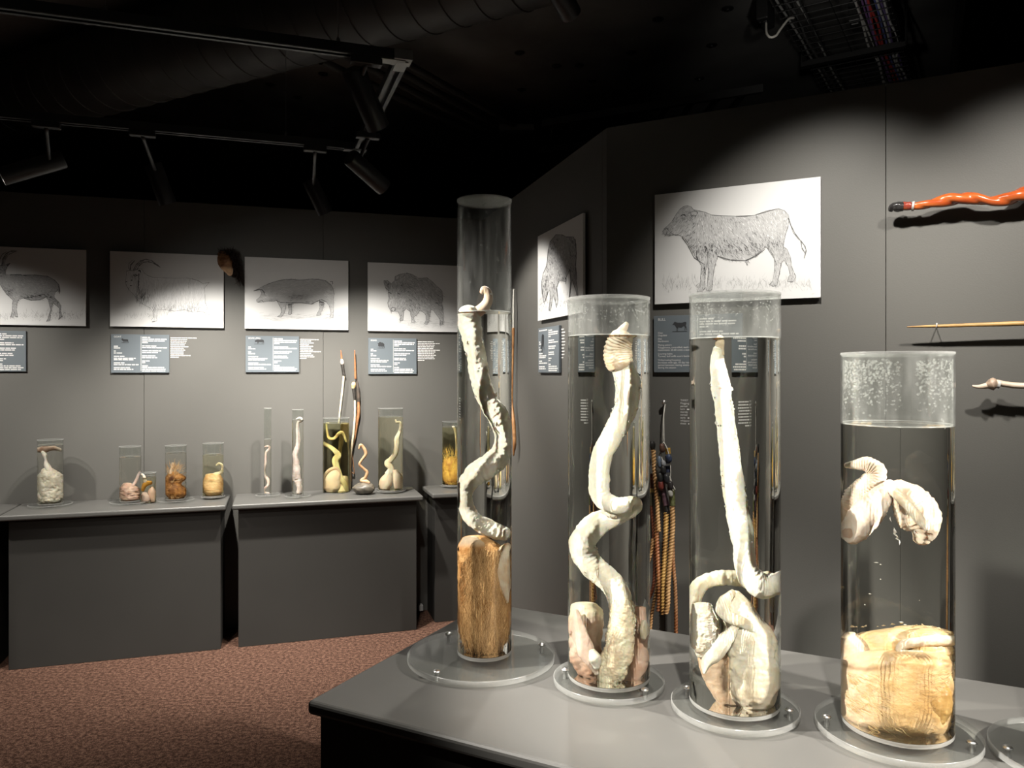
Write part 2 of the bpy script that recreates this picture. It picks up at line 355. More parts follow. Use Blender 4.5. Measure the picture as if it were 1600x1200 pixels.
def make_jar(label, u, half, vtop, vbot, vliq, liq='liq', upper='clear', plate=0, plate_off=(0, 0), seg=96, big=True, rivets=(), drops=0, group=None, zb=None, lid_fill=True, wall_t=.003):
    j = Jar(); pth = .013 if plate else 0.0
    if zb is not None: pth = zb
    j.z0 = SLZ + (.0065 if plate and big else .003 if plate else 0) + pth; up = (u - U0) / FPX
    Df = (EYE - j.z0) * FPX / (vbot - V0)             # nearest point of the foot ring
    k = half / FPX / math.sqrt(1 + up * up); j.y = Df / (1 - k); j.r = k * j.y; j.x = up * j.y
    j.ztop = EYE - (vtop - V0) / FPX * j.y; j.vliq = vliq; j.half = half; j.u = u
    zl = EYE - (vliq - V0) / FPX * (j.y - j.r * (0 if abs(vliq - V0) < 90 else 1)); j.zl = zl
    e = empty('specimen_jar', (j.x, j.y, SLZ), label, 'jar', group); j.e = e
    bt = .010 if big else .006
    c = (j.x, j.y, 0); r = j.r; wt = wall_t
    # tube wall above the liquid
    V, F = lathe(c, [(r, zl + .0005), (r, j.ztop - .0005), (r - wt, j.ztop - .0005), (r - wt, zl + .0005), (r, zl + .0005)], seg)
    add('tube', V, F, M[upper], e, smooth=True, sharp=math.radians(40))
    # solid foot
    V, F = lathe(c, [(r * .985, j.z0), (r, j.z0 + .002), (r, j.z0 + bt - .001)], seg); n = len(V)
    F.append(tuple(range(seg))[::-1])
    add('foot', V, F, M['edge'], e, smooth=True, sharp=math.radians(40))
    # liquid
    zb_ = j.z0 + bt
    V, F = lathe(c, [(r, zb_), (r, zl)], seg); F.append(tuple(range(seg))[::-1]); F.append(tuple(range(seg, 2 * seg)))
    lq = add('liquid', V, F, M[liq], e, smooth=True, sharp=math.radians(40)); lq.cycles.is_caustics_caster = True
    # meniscus
    mr = .0016 if big else .0012
    V, F = lathe(c, [(r - wt, zl + .0004), (r - wt - mr * 1.3, zl + .0004), (r - wt, zl + mr * 1.8)], seg)
    add('meniscus', V, F, M['edge'], lq, smooth=True)
    # lid
    lt = .0048 if big else .0035
    V, F = lathe(c, [(r - wt * 1.2, j.ztop - lt), (r + .0006, j.ztop - lt * .2), (r + .0006, j.ztop + lt * .6), (r - .001, j.ztop + lt * .7)], seg)
    lid = add('lid_rim', V, F, M['plate_edge'] if big else M['edge'], e, smooth=True, sharp=math.radians(50))
    if lid_fill:
        V, F = lathe(c, [(r - .001, j.ztop + lt * .7), (r - .001, j.ztop - lt * .3)], seg); F = [tuple(range(seg)), tuple(range(seg, 2 * seg))[::-1]]
        add('lid', V, F, M['clear'], e)
    if plate:
        pc = Vector((j.x + plate_off[0], j.y + plate_off[1], 0)); R_ = plate; z1 = j.z0 - .0002; z0 = z1 - .013 if big else z1 - .006
        sp = 96 if big else 48
        V, F = lathe(pc, [(R_ - .0015, z1), (R_ - .0015, z0)], sp); F = [tuple(range(sp)), tuple(range(sp, 2 * sp))[::-1]]
        pl = add('base_plate', V, F, M['plate'], e)
        V, F = lathe(pc, [(R_ - .0015, z0), (R_, z0 + .0012), (R_, z1 - .0012), (R_ - .0015, z1)], sp)
        add('plate_edge', V, F, M['plate_edge'], pl, smooth=True)
        for a in rivets:
            q = pc + Vector((math.cos(a), math.sin(a), 0)) * (R_ - .022)
            V, F = lathe(q, [(.0045, SLZ + .0002), (.0045, z1), (.0092, z1 + .0003), (.0085, z1 + .003), (.005, z1 + .0055), (.0005, z1 + .0062)], 20)
            add('rivet', V, F, M['chrome'], pl, smooth=True)
    if drops:
        D = MB(); rr = random.Random(int(u))
        for _ in range(drops):
            a = rr.uniform(0, 2 * math.pi); hgt = j.ztop - zl
            z = j.ztop - .012 - (hgt - .02) * abs(rr.gauss(0, .38)) 
            if z < zl + .01 or math.sin(3.1 * a) + math.sin(7.3 * a + 1) > .9: continue
            s = rr.uniform(.0007, .0021) * (1.35 if drops > 1000 else 1); n_ = Vector((math.cos(a), math.sin(a), 0)); t_ = Vector((-n_.y, n_.x, 0))
            p = Vector((j.x, j.y, z)) + n_ * (r - wt - .0001)
            V, F = lathe(p, [(s, 0), (s * .75, s * .5), (s * .02, s * .72)], 8, (t_, UZ, -n_)); D.merge(V, F)
        tag(D.build('condensation', M['drop'], e, smooth=True), kind='stuff')
    return j

# swept tissue in picture coordinates, carried into the jar through the liquid's surface
def tissue(parent, name, j, rows, mat='flesh', n=90, seg=40, c1=(.82, .77, .66), c2=(.70, .60, .46), namp=.10, nsc=.05, wr=0.0, wf=.25, flat=.8, streak=(1, 1), cap=True, capk=.7, vert=False, cfn=None, depth=None, seed=0.0, hf=.03):
    """rows: (u, v, y metres, r px)"""
    pts = crom([(a, b, c * 4000, d) for a, b, c, d in rows], n)
    pts = [(a, b, c / 4000, d) for a, b, c, d in pts]
    V = []; F = []; C = []; mpp = (j.y if j else depth) / FPX
    S = 0; last_t = None
    tl = []
    for i in range(n):
        a = pts[max(i - 1, 0)]; b = pts[min(i + 1, n - 1)]; du = b[0] - a[0]; dv = b[1] - a[1]; L = math.hypot(du, dv) + 1e-6
        tl.append((0.0, 1.0) if vert else (du / L, dv / L))
    arc = [0]
    for i in range(1, n): arc.append(arc[-1] + math.dist(pts[i][:2], pts[i - 1][:2]))
    rows2 = []
    if cap:
        for k in (0.12, .38, .62, .82, .94): rows2.append((0, -math.sqrt(max(0, 1 - k * k)), k))
    rows2 += [(i, 0, 1) for i in range(n)]
    if cap:
        for k in (.94, .82, .62, .38, .12): rows2.append((n - 1, math.sqrt(1 - k * k), k))
    for i, ext, k in rows2:
        u, v, y, r = pts[i]; r = max(r, .6); tx, ty = tl[i]; nx, ny = -ty, tx
        cu = u + tx * ext * r * capk; cv = v + ty * ext * r * capk; s = arc[i] + ext * r
        for q in range(seg):
            a = 2 * math.pi * q / seg; ca = math.cos(a); sa = math.sin(a)
            pu = cu + nx * r * k * ca; pv = cv + ny * r * k * ca
            X = Vector((pu * nsc * streak[0], pv * nsc * streak[1], sa * r * nsc + seed))
            f = noise.fractal(X, 1, 2.1, 4)
            g = 1 + namp * f + hf * noise.noise(X * 6)
            if wr: 
                ph = s * wf + 1.6 * noise.noise(Vector((s * .03, ca * 1.2, sa * 1.2 + seed)))
                g += wr * (abs(math.sin(ph)) - .5) * (.6 + .8 * noise.noise(Vector((s * .05, a * .4, seed + 3))))
            rr = r * k * g
            pu = cu + nx * rr * ca; pv = cv + ny * rr * ca; py = y + rr * mpp * flat * sa
            V.append(jarpt(j, pu, pv, py) if j else P(pu, pv, depth - py))
            t = min(1, max(0, .5 + .9 * f + .5 * noise.noise(X * 3)))
            c = mix(c1, c2, t)
            if cfn: c = cfn(pu, pv, sa, c, t)
            C.append(c)
    m = len(rows2)
    for i in range(m - 1):
        for q in range(seg):
            k = (q + 1) % seg; F.append((i * seg + q, i * seg + k, (i + 1) * seg + k, (i + 1) * seg + q))
    F.append(tuple(range(seg))[::-1]); F.append(tuple((m - 1) * seg + q for q in range(seg)))
    o = add(name, V, F, M[mat], parent, smooth=True, cols=C)
    o.cycles.is_caustics_receiver = True
    return o
def mass_rows(L, y=0):     # (v, uL, uR[, y]) -> rows of a vertical body
    return [((a[1] + a[2]) / 2, a[0], a[3] if len(a) > 3 else y, (a[2] - a[1]) / 2) for a in L]
def specimen(j, label, group=None):
    return empty('specimen', (j.x, j.y, j.z0), label, 'specimen', group)

def hairs(parent, j, rows, count, c1, c2, flow, length, seed, mpp_flat=.74, name='hair', wpx=.8, lift=.0012, mat='furm'):
    """fine hairs lying on the front of a vertical body given as (v, uL, uR) rows"""
    rr = random.Random(seed); V = []; F = []; C = []; mpp = j.y / FPX
    for _ in range(count):
        v = rr.uniform(rows[0][0], rows[-1][0])
        for a, b in zip(rows, rows[1:]):
            if a[0] <= v <= b[0]:
                t = (v - a[0]) / (b[0] - a[0]); uL = a[1] + (b[1] - a[1]) * t; uR = a[2] + (b[2] - a[2]) * t
        r = (uR - uL) / 2; x = rr.uniform(-.97, .97); u = (uL + uR) / 2 + r * x
        du, dv = flow(u, v); L = length * rr.uniform(.4, 1.3); d = math.hypot(du, dv) + 1e-6; ang = math.atan2(dv, du) + rr.gauss(0, .18)
        pts = []
        for k in range(4):
            uu = u + math.cos(ang) * L * k / 3; vv = v + math.sin(ang) * L * k / 3; ang += rr.gauss(0, .12)
            xx = max(-1, min(1, (uu - (uL + uR) / 2) / max(r, 1)))
            yy = r * mpp * mpp_flat * math.sqrt(max(0, 1 - xx * xx)) * 1.03 + lift + .001 * k
            pts.append((uu, vv, yy))
        c = mix(c1, c2, rr.random()); n = len(V); w_ = wpx * rr.uniform(.5, 1.2)
        for k, (uu, vv, yy) in enumerate(pts):
            ww = w_ * (1 - k / 3.6); V += [jarpt(j, uu - ww * .5, vv, yy), jarpt(j, uu + ww * .5, vv, yy)]; C += [c, c]
        for k in range(3): F.append((n + 2 * k, n + 2 * k + 1, n + 2 * k + 3, n + 2 * k + 2))
    o = add(name, V, F, M[mat], parent, smooth=True, cols=C); o.cycles.is_caustics_receiver = True
    return tag(o, kind='stuff')
def tatters(parent, j, rows, count, seed, size=5, c=(.9, .87, .78), name='loose_tissue'):
    """small ragged shreds standing off a limb"""
    rr = random.Random(seed); V = []; F = []; C = []
    pts = crom([(a, b, y * 4000, r) for a, b, y, r in rows], 200); mpp = j.y / FPX
    for _ in range(count):
        i = rr.randrange(4, 196); u, v, y, r = pts[i]; y /= 4000; q = pts[i + 2]; p = pts[i - 2]; L = math.hypot(q[0] - p[0], q[1] - p[1]) + 1e-6
        tx, ty = (q[0] - p[0]) / L, (q[1] - p[1]) / L; nx, ny = -ty, tx; a = rr.choice((0, math.pi)) + rr.gauss(0, .5)
        ca, sa = math.cos(a), abs(math.sin(a)); bu = u + nx * r * .95 * ca; bv = v + ny * r * .95 * ca; by = y + r * mpp * .8 * sa
        s_ = size * rr.uniform(.25, .8); w_ = s_ * rr.uniform(.6, 1.6); k = rr.uniform(-1.6, 1.8)
        eu = bu + nx * ca * s_ + tx * s_ * k; ev = bv + ny * ca * s_ + ty * s_ * k; n = len(V)
        V += [jarpt(j, bu - tx * w_, bv - ty * w_, by), jarpt(j, bu + tx * w_, bv + ty * w_, by), jarpt(j, eu, ev, by + .002 + s_ * mpp * .4), jarpt(j, bu, bv, by - s_ * mpp * .5)]
        F += [(n, n + 1, n + 2), (n + 1, n + 3, n + 2), (n + 3, n, n + 2)]; C += [c] * 4
    o = add(name, V, F, M['flesh'], parent, smooth=False, cols=C); o.cycles.is_caustics_receiver = True
    return tag(o, kind='stuff')
CREAM = (.84, .79, .66); WHITE = (.88, .86, .78); TAN = (.62, .47, .31); PINK = (.78, .60, .50); BEIGE = (.80, .70, .55)

# --- jar 1, tallest
J1 = make_jar('tallest narrow cylindrical jar on a wide round clear base, brown furry specimen inside', 757, 42.5, 315, 1035, 486, 'liq', 'clear_smear', plate=.182, plate_off=(-.008, 0), rivets=(math.radians(18), math.radians(232), math.radians(125)), drops=160)
s = specimen(J1, 'long pale coiled specimen rising from a brown furry pouch in the tallest jar')
tissue(s, 'tip', J1, [(753, 457, 0, 3.5), (756, 452, 0, 5.5), (762, 457, 0, 6.5), (763, 468, 0, 7.5), (757, 479, 0, 8.5), (746, 488, 0, 9)], c1=(.82, .66, .52), c2=(.72, .50, .36), n=40, seg=24, namp=.04)
tissue(s, 'shaft', J1, [(731, 487, 0, 15), (733, 500, 0, 19), (739, 530, .004, 16), (746, 568, .008, 15.5), (753, 600, .012, 15.5), (766, 632, .014, 16), (780, 652, .01, 16), (787, 680, .0, 14.5), (783, 708, -.006, 16), (765, 727, 0, 18), (742, 742, .008, 17), (727, 765, .012, 13), (728, 790, .014, 12), (741, 812, .014, 13), (764, 826, .012, 13), (790, 834, .006, 11)], c1=WHITE, c2=(.74, .68, .55), n=220, seg=40, namp=.16, wr=.07, wf=.35)
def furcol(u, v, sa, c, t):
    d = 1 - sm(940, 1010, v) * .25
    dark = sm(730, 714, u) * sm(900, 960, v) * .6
    crease_shade = math.exp(-((u - 752 - (v - 890) * -.35) / 5) ** 2) * sm(845, 870, v) * sm(935, 895, v) * .75  # shade of the fold, painted as a dark line in the fur
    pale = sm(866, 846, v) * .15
    c = mix(c, (.05, .02, .01), min(.9, dark + crease_shade)); return tuple(min(1, x * d + pale * y) for x, y in zip(c, (.8, .6, .4)))
tissue(s, 'fur_pouch', J1, mass_rows([(842, 722, 766), (852, 716, 782), (870, 714, 797), (905, 714, 799), (950, 714, 799), (985, 717, 797), (1008, 726, 788), (1016, 738, 774)]), 'furm', c1=(.58, .32, .12), c2=(.33, .15, .045), n=110, seg=90, namp=.018, nsc=.12, streak=(1, .13), flat=.62, cfn=furcol, capk=.28, vert=True)
tissue(s, 'skin_fold', J1, mass_rows([(842, 722, 752), (852, 717, 767), (866, 716, 768), (880, 717, 758), (890, 724, 744)], .012), 'furm', c1=(.66, .38, .16), c2=(.40, .18, .055), n=60, seg=50, flat=.62, namp=.08, nsc=.06, hf=.01, capk=.3, cfn=lambda u, v, sa, c, t: mix(c, (.90, .76, .58), sm(858, 842, v) * .75), vert=True)
tissue(s, 'skin_flap', J1, [(794, 852, .016, 5), (786, 866, .026, 11), (784, 892, .031, 14), (787, 918, .030, 11), (790, 940, .022, 5)], c1=(.86, .74, .58), c2=(.72, .52, .34), n=60, seg=30, flat=.35, namp=.14)

hairs(s, J1, [(856, 716, 795), (905, 715, 798), (985, 717, 796), (1010, 728, 786)], 3200, (.80, .50, .23), (.30, .14, .045), lambda u, v: ((u - 757) * (.25 if v < 930 else -.12), 30 - 40 * math.exp(-((v - 935) / 14) ** 2) * (1 if abs(u - 757) < 14 else .4)), 24, 41, mpp_flat=.63, name='fur_hair', wpx=1.0)
tatters(s, J1, [(739, 530, .004, 16), (746, 568, .008, 15.5), (753, 600, .012, 15.5), (766, 632, .014, 16), (780, 652, .01, 16), (765, 727, 0, 18), (742, 742, .008, 17)], 26, 51)

# --- jar 2
J2 = make_jar('second big jar from the left, wide cylinder with a zigzag pale specimen', 951, 64, 468, 1083, 526, 'liq', 'clear_fog', plate=.126, rivets=(math.radians(-48), math.radians(160), math.radians(60)), drops=420)
s = specimen(J2, 'pale zigzag twisted specimen with pink torn base in the second big jar')
tissue(s, 'tip', J2, [(979, 506, 0, 4), (975, 512, 0, 6), (969, 520, 0, 7.5), (965, 530, 0, 9)], c1=(.85, .72, .58), c2=(.8, .6, .45), n=30, seg=20, namp=.04)
tissue(s, 'hood', J2, [(972, 528, 0, 18), (966, 543, .006, 21), (966, 557, .01, 22), (968, 567, .01, 21)], c1=(.86, .76, .62), c2=(.72, .55, .38), n=60, seg=44, namp=.08, wr=.14, wf=.75)
tissue(s, 'shaft', J2, [(970, 562, .006, 16), (976, 580, .006, 18.5), (981, 602, .006, 20), (977, 640, .006, 18.5), (958, 678, .006, 17), (940, 716, .01, 16), (936, 752, .014, 16.5), (941, 778, .022, 15), (962, 790, .03, 14), (988, 787, .022, 12), (990, 793, .0, 12), (965, 805, -.005, 15), (932, 820, .0, 19), (911, 848, .01, 21), (921, 880, .016, 19), (949, 904, .02, 18.5), (966, 928, .022, 18), (971, 955, .026, 18.5)], c1=(.90, .87, .77), c2=(.82, .76, .60), n=260, seg=40, namp=.11, wr=.05, wf=.4)
tissue(s, 'torn_base', J2, [(972, 945, .03, 18), (972, 975, .034, 21), (968, 1008, .04, 22), (958, 1044, .04, 22), (949, 1064, .036, 17)], c1=(.84, .78, .58), c2=(.74, .60, .42), n=130, seg=90, namp=.20, nsc=.06, hf=.07)
tissue(s, 'left_lobe', J2, mass_rows([(946, 892, 935), (962, 890, 945), (990, 889, 940), (1020, 891, 942), (1045, 898, 948), (1062, 915, 955)], .012), c1=(.80, .64, .52), c2=(.72, .50, .38), n=80, seg=44, namp=.18, hf=.01, cfn=lambda u, v, sa, c, t: mix(mix(c, (.86, .78, .58), sm(975, 955, v)), (.40, .20, .11), sm(1012, 1050, v) * .7), capk=.28, vert=True)
tissue(s, 'right_lobe', J2, mass_rows([(950, 985, 1008), (975, 984, 1012), (1005, 983, 1013), (1040, 975, 1012), (1064, 960, 1005)], .008), c1=(.84, .62, .50), c2=(.70, .44, .32), n=70, seg=40, namp=.18, capk=.28, vert=True)
tissue(s, 'skin_flap', J2, [(900, 955, .05, 5), (905, 985, .056, 12), (912, 1010, .06, 14), (925, 1035, .058, 9), (932, 1052, .05, 4)], c1=(.84, .70, .58), c2=(.72, .52, .42), n=50, seg=26, flat=.3, namp=.2)
tissue(s, 'pale_nodule', J2, [(925, 1018, .062, 6), (930, 1030, .066, 10), (932, 1042, .062, 6)], c1=(.86, .84, .74), c2=(.74, .7, .58), n=20, seg=20)
tissue(s, 'pale_nodule', J2, [(1006, 972, .04, 5), (1007, 985, .044, 8), (1005, 996, .04, 5)], c1=(.88, .82, .66), c2=(.8, .7, .5), n=20, seg=20)

tatters(s, J2, [(970, 562, .006, 16), (976, 580, .006, 18.5), (981, 602, .006, 20), (977, 640, .006, 18.5), (958, 678, .006, 17)], 36, 52, 5)
tatters(s, J2, [(911, 848, .01, 21), (921, 880, .016, 19), (949, 904, .02, 18.5), (966, 928, .022, 18), (972, 975, .034, 21), (958, 1044, .04, 22)], 60, 53, 4)

# --- jar 3
J3 = make_jar('third big jar from the left, white straight specimen above pale folded cloth-like skin', 1147.5, 71.5, 462, 1128, 530, 'liq', 'clear_fog', plate=.131, rivets=(math.radians(-22), math.radians(140)), drops=420)
s = specimen(J3, 'straight white tapered specimen curling above cream folded skin in the third big jar')
tissue(s, 'tip', J3, [(1125, 527, 0, 5), (1125, 535, 0, 7), (1124, 545, 0, 7.5), (1123, 553, 0, 9)], c1=(.82, .72, .56), c2=(.72, .58, .4), n=24, seg=20, namp=.06)
tissue(s, 'shaft', J3, [(1122, 546, 0, 8.5), (1121, 568, 0, 11.5), (1125, 590, 0, 14.5), (1127, 606, 0, 15.2), (1129, 624, 0, 14.3), (1133.5, 655, 0, 14.5), (1138, 695, 0, 15.5), (1143.5, 738, 0, 17), (1149, 777, 0, 17.5), (1152, 800, .004, 17), (1158, 826, .008, 19), (1162, 853, .012, 17), (1164, 880, .018, 17), (1173, 902, .024, 19), (1191, 916, .022, 19), (1208, 913, .012, 18), (1226, 908, .0, 17)], c1=(.92, .90, .82), c2=(.84, .79, .64), n=220, seg=40, namp=.10, wr=.05, wf=.3)
tissue(s, 'collar', J3, [(1112, 602, .004, 2.2), (1125, 604, .016, 2.6), (1140, 606, .006, 3), (1143, 609, .0, 3)], c1=(.9, .86, .78), c2=(.8, .74, .6), n=24, seg=12)
tissue(s, 'tissue_ring', J3, [(1080, 985, .0, 10), (1082, 945, -.004, 13), (1092, 918, -.01, 13), (1115, 905, -.02, 12), (1150, 903, -.03, 12), (1180, 906, -.035, 12), (1200, 900, -.045, 8)], c1=(.88, .84, .70), c2=(.78, .70, .5), n=120, seg=36, namp=.14, wr=.08, wf=.3)
tissue(s, 'frayed_tissue', J3, mass_rows([(945, 1082, 1112), (965, 1078, 1122), (990, 1078, 1126), (1010, 1080, 1122), (1026, 1090, 1112)], .03), c1=(.92, .89, .80), c2=(.84, .74, .58), n=110, seg=90, namp=.14, nsc=.08, hf=.045, capk=.28, vert=True)
tissue(s, 'folded_skin', J3, mass_rows([(925, 1138, 1156), (940, 1124, 1172), (958, 1120, 1184), (980, 1130, 1202), (1005, 1132, 1214), (1035, 1138, 1218), (1065, 1139, 1218), (1090, 1142, 1215), (1106, 1156, 1204)], .02), c1=(.90, .86, .74), c2=(.80, .71, .54), n=140, seg=100, namp=.14, nsc=.03, hf=.012, wr=.018, wf=.32, cfn=lambda u, v, sa, c, t: mix(c, (.62, .45, .30), sm(1040, 1110, v) * .5), capk=.28, vert=True)
tissue(s, 'skin_flap', J3, [(1145, 925, .05, 5), (1130, 945, .06, 11), (1135, 962, .066, 10), (1158, 972, .066, 8), (1180, 985, .06, 5)], c1=(.9, .86, .76), c2=(.78, .68, .5), n=50, seg=26, flat=.35, namp=.18)
tissue(s, 'skin_flap', J3, [(1152, 975, .06, 5), (1135, 1000, .07, 12), (1118, 1020, .072, 13), (1104, 1035, .07, 10), (1100, 1050, .066, 4)], c1=(.9, .87, .78), c2=(.8, .72, .56), n=50, seg=26, flat=.35, namp=.22)
tissue(s, 'under_lobe', J3, mass_rows([(1018, 1092, 1142), (1045, 1094, 1150), (1075, 1108, 1150), (1100, 1122, 1160)], .01), c1=(.66, .50, .36), c2=(.52, .36, .24), n=50, seg=36, namp=.12, capk=.28, vert=True)

tatters(s, J3, [(1125, 590, 0, 14.5), (1129, 624, 0, 14.3), (1138, 695, 0, 15.5), (1149, 777, 0, 17.5), (1162, 853, .012, 17)], 46, 54, 6)
tatters(s, J3, [(1095, 945, .04, 12), (1098, 980, .045, 18), (1100, 1015, .045, 16)], 70, 55, 5)

# --- jar 4
J4 = make_jar('rightmost big jar, shortest and widest, misted with droplets above amber specimen', 1400.5, 89.5, 553, 1172, 663, 'liq', 'clear_fog', plate=.150, rivets=(math.radians(-35), math.radians(165)), drops=1500)
s = specimen(J4, 'bent two-armed pale specimen over an amber wrinkled mass in the rightmost jar')
tissue(s, 'wrinkled_limb', J4, [(1322, 727, .01, 4), (1338, 726, .012, 8), (1356, 726, .012, 12), (1369, 738, .008, 16), (1362, 758, .0, 22), (1346, 780, -.006, 28), (1332, 805, -.008, 24), (1322, 822, -.008, 16)], c1=(.89, .79, .68), c2=(.77, .61, .47), n=130, seg=44, namp=.10, wr=.12, wf=.75)
tissue(s, 'front_arm', J4, [(1392, 757, .02, 10), (1383, 770, .026, 17), (1364, 792, .036, 23), (1343, 817, .044, 25), (1328, 834, .046, 20)], c1=(.88, .78, .68), c2=(.78, .63, .51), n=90, seg=44, namp=.10, wr=.03, wf=.4)
tissue(s, 'nodule', J4, [(1319, 830, .064, 5), (1323, 833, .07, 8.5), (1327, 837, .066, 5)], c1=(.84, .60, .44), c2=(.74, .46, .32), n=18, seg=20, namp=.02)
tissue(s, 'rear_arm', J4, [(1386, 762, .018, 10), (1402, 768, .02, 20), (1422, 786, .024, 30), (1437, 808, .026, 33), (1443, 828, .024, 25), (1440, 842, .02, 14)], c1=(.88, .77, .65), c2=(.75, .59, .44), n=90, seg=48, namp=.14, wr=.05, wf=.35)
tissue(s, 'ridge_fold', J4, [(1392, 765, .045, 6), (1410, 782, .058, 8), (1432, 806, .062, 8), (1448, 826, .058, 6)], c1=(.9, .84, .72), c2=(.78, .64, .46), n=40, seg=20, namp=.2)
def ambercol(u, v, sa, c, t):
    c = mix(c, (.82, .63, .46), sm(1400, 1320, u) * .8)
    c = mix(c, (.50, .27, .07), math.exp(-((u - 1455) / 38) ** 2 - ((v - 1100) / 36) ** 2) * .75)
    cr = math.exp(-((v - 1036 - 10 * math.sin((u - 1311) / 28)) / 3.5) ** 2) * .5  # wavy dark line: crease shade put into the colour
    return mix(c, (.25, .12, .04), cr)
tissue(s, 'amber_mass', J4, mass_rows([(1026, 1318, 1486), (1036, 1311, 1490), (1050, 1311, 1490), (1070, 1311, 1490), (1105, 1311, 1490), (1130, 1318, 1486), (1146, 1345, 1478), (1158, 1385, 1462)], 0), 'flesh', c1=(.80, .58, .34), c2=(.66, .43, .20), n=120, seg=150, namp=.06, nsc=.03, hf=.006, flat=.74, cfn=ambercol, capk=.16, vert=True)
tissue(s, 'upper_lobe', J4, mass_rows([(990, 1320, 1338), (1000, 1312, 1358), (1014, 1311, 1376), (1030, 1312, 1388), (1042, 1322, 1372)], .010), c1=(.84, .70, .52), c2=(.70, .53, .35), n=70, seg=48, flat=.62, namp=.08, hf=.01, capk=.3, vert=True)
tissue(s, 'upper_flap', J4, mass_rows([(980, 1396, 1462), (988, 1350, 1487), (1000, 1335, 1490), (1020, 1330, 1490), (1045, 1330, 1490)], -.012), c1=(.78, .60, .36), c2=(.62, .42, .20), n=70, seg=80, flat=.6, namp=.09, nsc=.04, hf=.015, capk=.1, vert=True)
tissue(s, 'curled_fold', J4, [(1489, 1001, .008, 8), (1462, 1000, .034, 9), (1434, 1003, .048, 8), (1413, 1007, .055, 8), (1405, 1015, .056, 7), (1416, 1021, .054, 6), (1440, 1021, .046, 5)], c1=(.90, .80, .64), c2=(.80, .62, .42), n=70, seg=24, flat=.8, namp=.10)
tissue(s, 'lower_lip', J4, [(1396, 1030, .058, 5), (1424, 1034, .052, 10), (1456, 1043, .038, 11), (1489, 1056, .006, 9)], c1=(.86, .64, .32), c2=(.72, .46, .20), n=60, seg=30, flat=.8, namp=.08)
tissue(s, 'ball_lobe', J4, mass_rows([(1052, 1425, 1470), (1075, 1408, 1484), (1105, 1402, 1488), (1130, 1412, 1478), (1142, 1425, 1464)], .026), c1=(.66, .42, .16), c2=(.46, .26, .08), n=60, seg=44, flat=.7, namp=.08, streak=(1, .3), nsc=.08, capk=.28, vert=True)
hairs(s, J4, [(1050, 1312, 1489), (1105, 1312, 1489), (1140, 1335, 1480)], 900, (.90, .70, .36), (.72, .46, .18), lambda u, v: (20, (u - 1400) * -.12 + 4), 26, 42, name='fine_hair', wpx=1.0)
tatters(s, J4, [(1390, 768, .03, 14), (1402, 790, .03, 22), (1405, 812, .03, 16), (1420, 840, .03, 16)], 40, 56, 5)
tatters(s, J4, [(1326, 985, 0, 6), (1370, 984, 0, 6), (1425, 980, 0, 6), (1470, 990, 0, 6)], 40, 57, 5, (.8, .66, .46))
m = MB(); rr = random.Random(3)
for u, v, L in ((1369, 879, 8), (1376, 882, 3), (1360, 928, 6), (1376, 905, 2), (1436, 938, 2), (1408, 972, 7), (1414, 976, 5), (1352, 945, 2), (1330, 1108, 2)):
    p = jarpt(J4, u, v, .02); V, F = lathe(p, [(.0002, -.001), (.0016, 0), (.0002, .001)], 6, (UX * (L * .35), UY, UZ)); m.merge(V, F)
tag(m.build('loose_flakes', M['thread'], s), kind='stuff').cycles.is_caustics_receiver = True

# --- jar 5, mostly outside the frame: its round foot shows at the lower right corner
J5 = make_jar('jar cut off by the right edge, only its round clear foot showing', 1693, 84, 560, 1212, 665, 'liq', 'clear', plate=.150, rivets=(math.radians(172), math.radians(-10)))

# ------------------------------------------------------------------ jars on the wall cabinets
def far(label, u, half, vtop, vbot, vliq, liq='liq_w', plate=.07, **k):
    return make_jar(label, u, half, vtop, vbot, vliq, liq, 'clear', plate=plate, seg=48, big=False, group=None, wall_t=.002, **k)
JA = far('squat jar of white frilled tissue, first from the left on the long wall cabinet', 78.7, 20.7, 687, 789.5, 697, plate=.105)
s = specimen(JA, 'white frilled specimen with a thin neck inside the leftmost wall jar')
tissue(s, 'body', JA, mass_rows([(733, 66, 84), (742, 60, 98), (755, 58.5, 99), (770, 58.5, 99), (781, 60, 97), (786, 64, 90)]), c1=(.80, .75, .64), c2=(.62, .56, .45), n=70, seg=80, namp=.16, nsc=.12, hf=.05, capk=.28, vert=True)
tissue(s, 'neck', JA, [(66, 706, .02, 2), (70, 711, .02, 3.5), (72, 718, .02, 2.5), (73, 726, .02, 4.5), (77, 734, .022, 5), (80, 741, .022, 4)], c1=WHITE, c2=(.8, .74, .66), n=40, seg=16)
tissue(s, 'membrane', JA, [(60, 703, 0, 4), (70, 702, .01, 5), (82, 700, .01, 4), (94, 703, 0, 3)], c1=(.7, .6, .5), c2=(.4, .25, .18), n=30, seg=14, namp=.2)
JB = far('clear jar with pinkish matted specimen, standing behind the small jar', 203.4, 17.4, 697.5, 785, 716, plate=.10)
s = specimen(JB, 'pinkish matted specimen with a raised thin tail, behind the small jar')
tissue(s, 'body', JB, mass_rows([(756, 192, 206), (762, 188, 216), (770, 187, 220), (779, 188, 219), (783, 192, 214)]), c1=(.74, .54, .42), c2=(.56, .34, .26), n=50, seg=36, namp=.2, nsc=.16, hf=.1, capk=.28, vert=True)
tissue(s, 'tail', JB, [(219, 736, 0, 1), (216, 742, .01, 2), (214, 748, .012, 2.4), (211, 754, .012, 2.6), (207, 759, .01, 3)], c1=(.82, .70, .64), c2=(.7, .54, .48), n=30, seg=14)
JC = far('smallest round jar with orange and pink specimen, in front of another jar', 231.6, 12.6, 738.5, 788.5, 747, 'liq_y', plate=0)
s = specimen(JC, 'orange and mauve lumpy specimen in the small round jar')
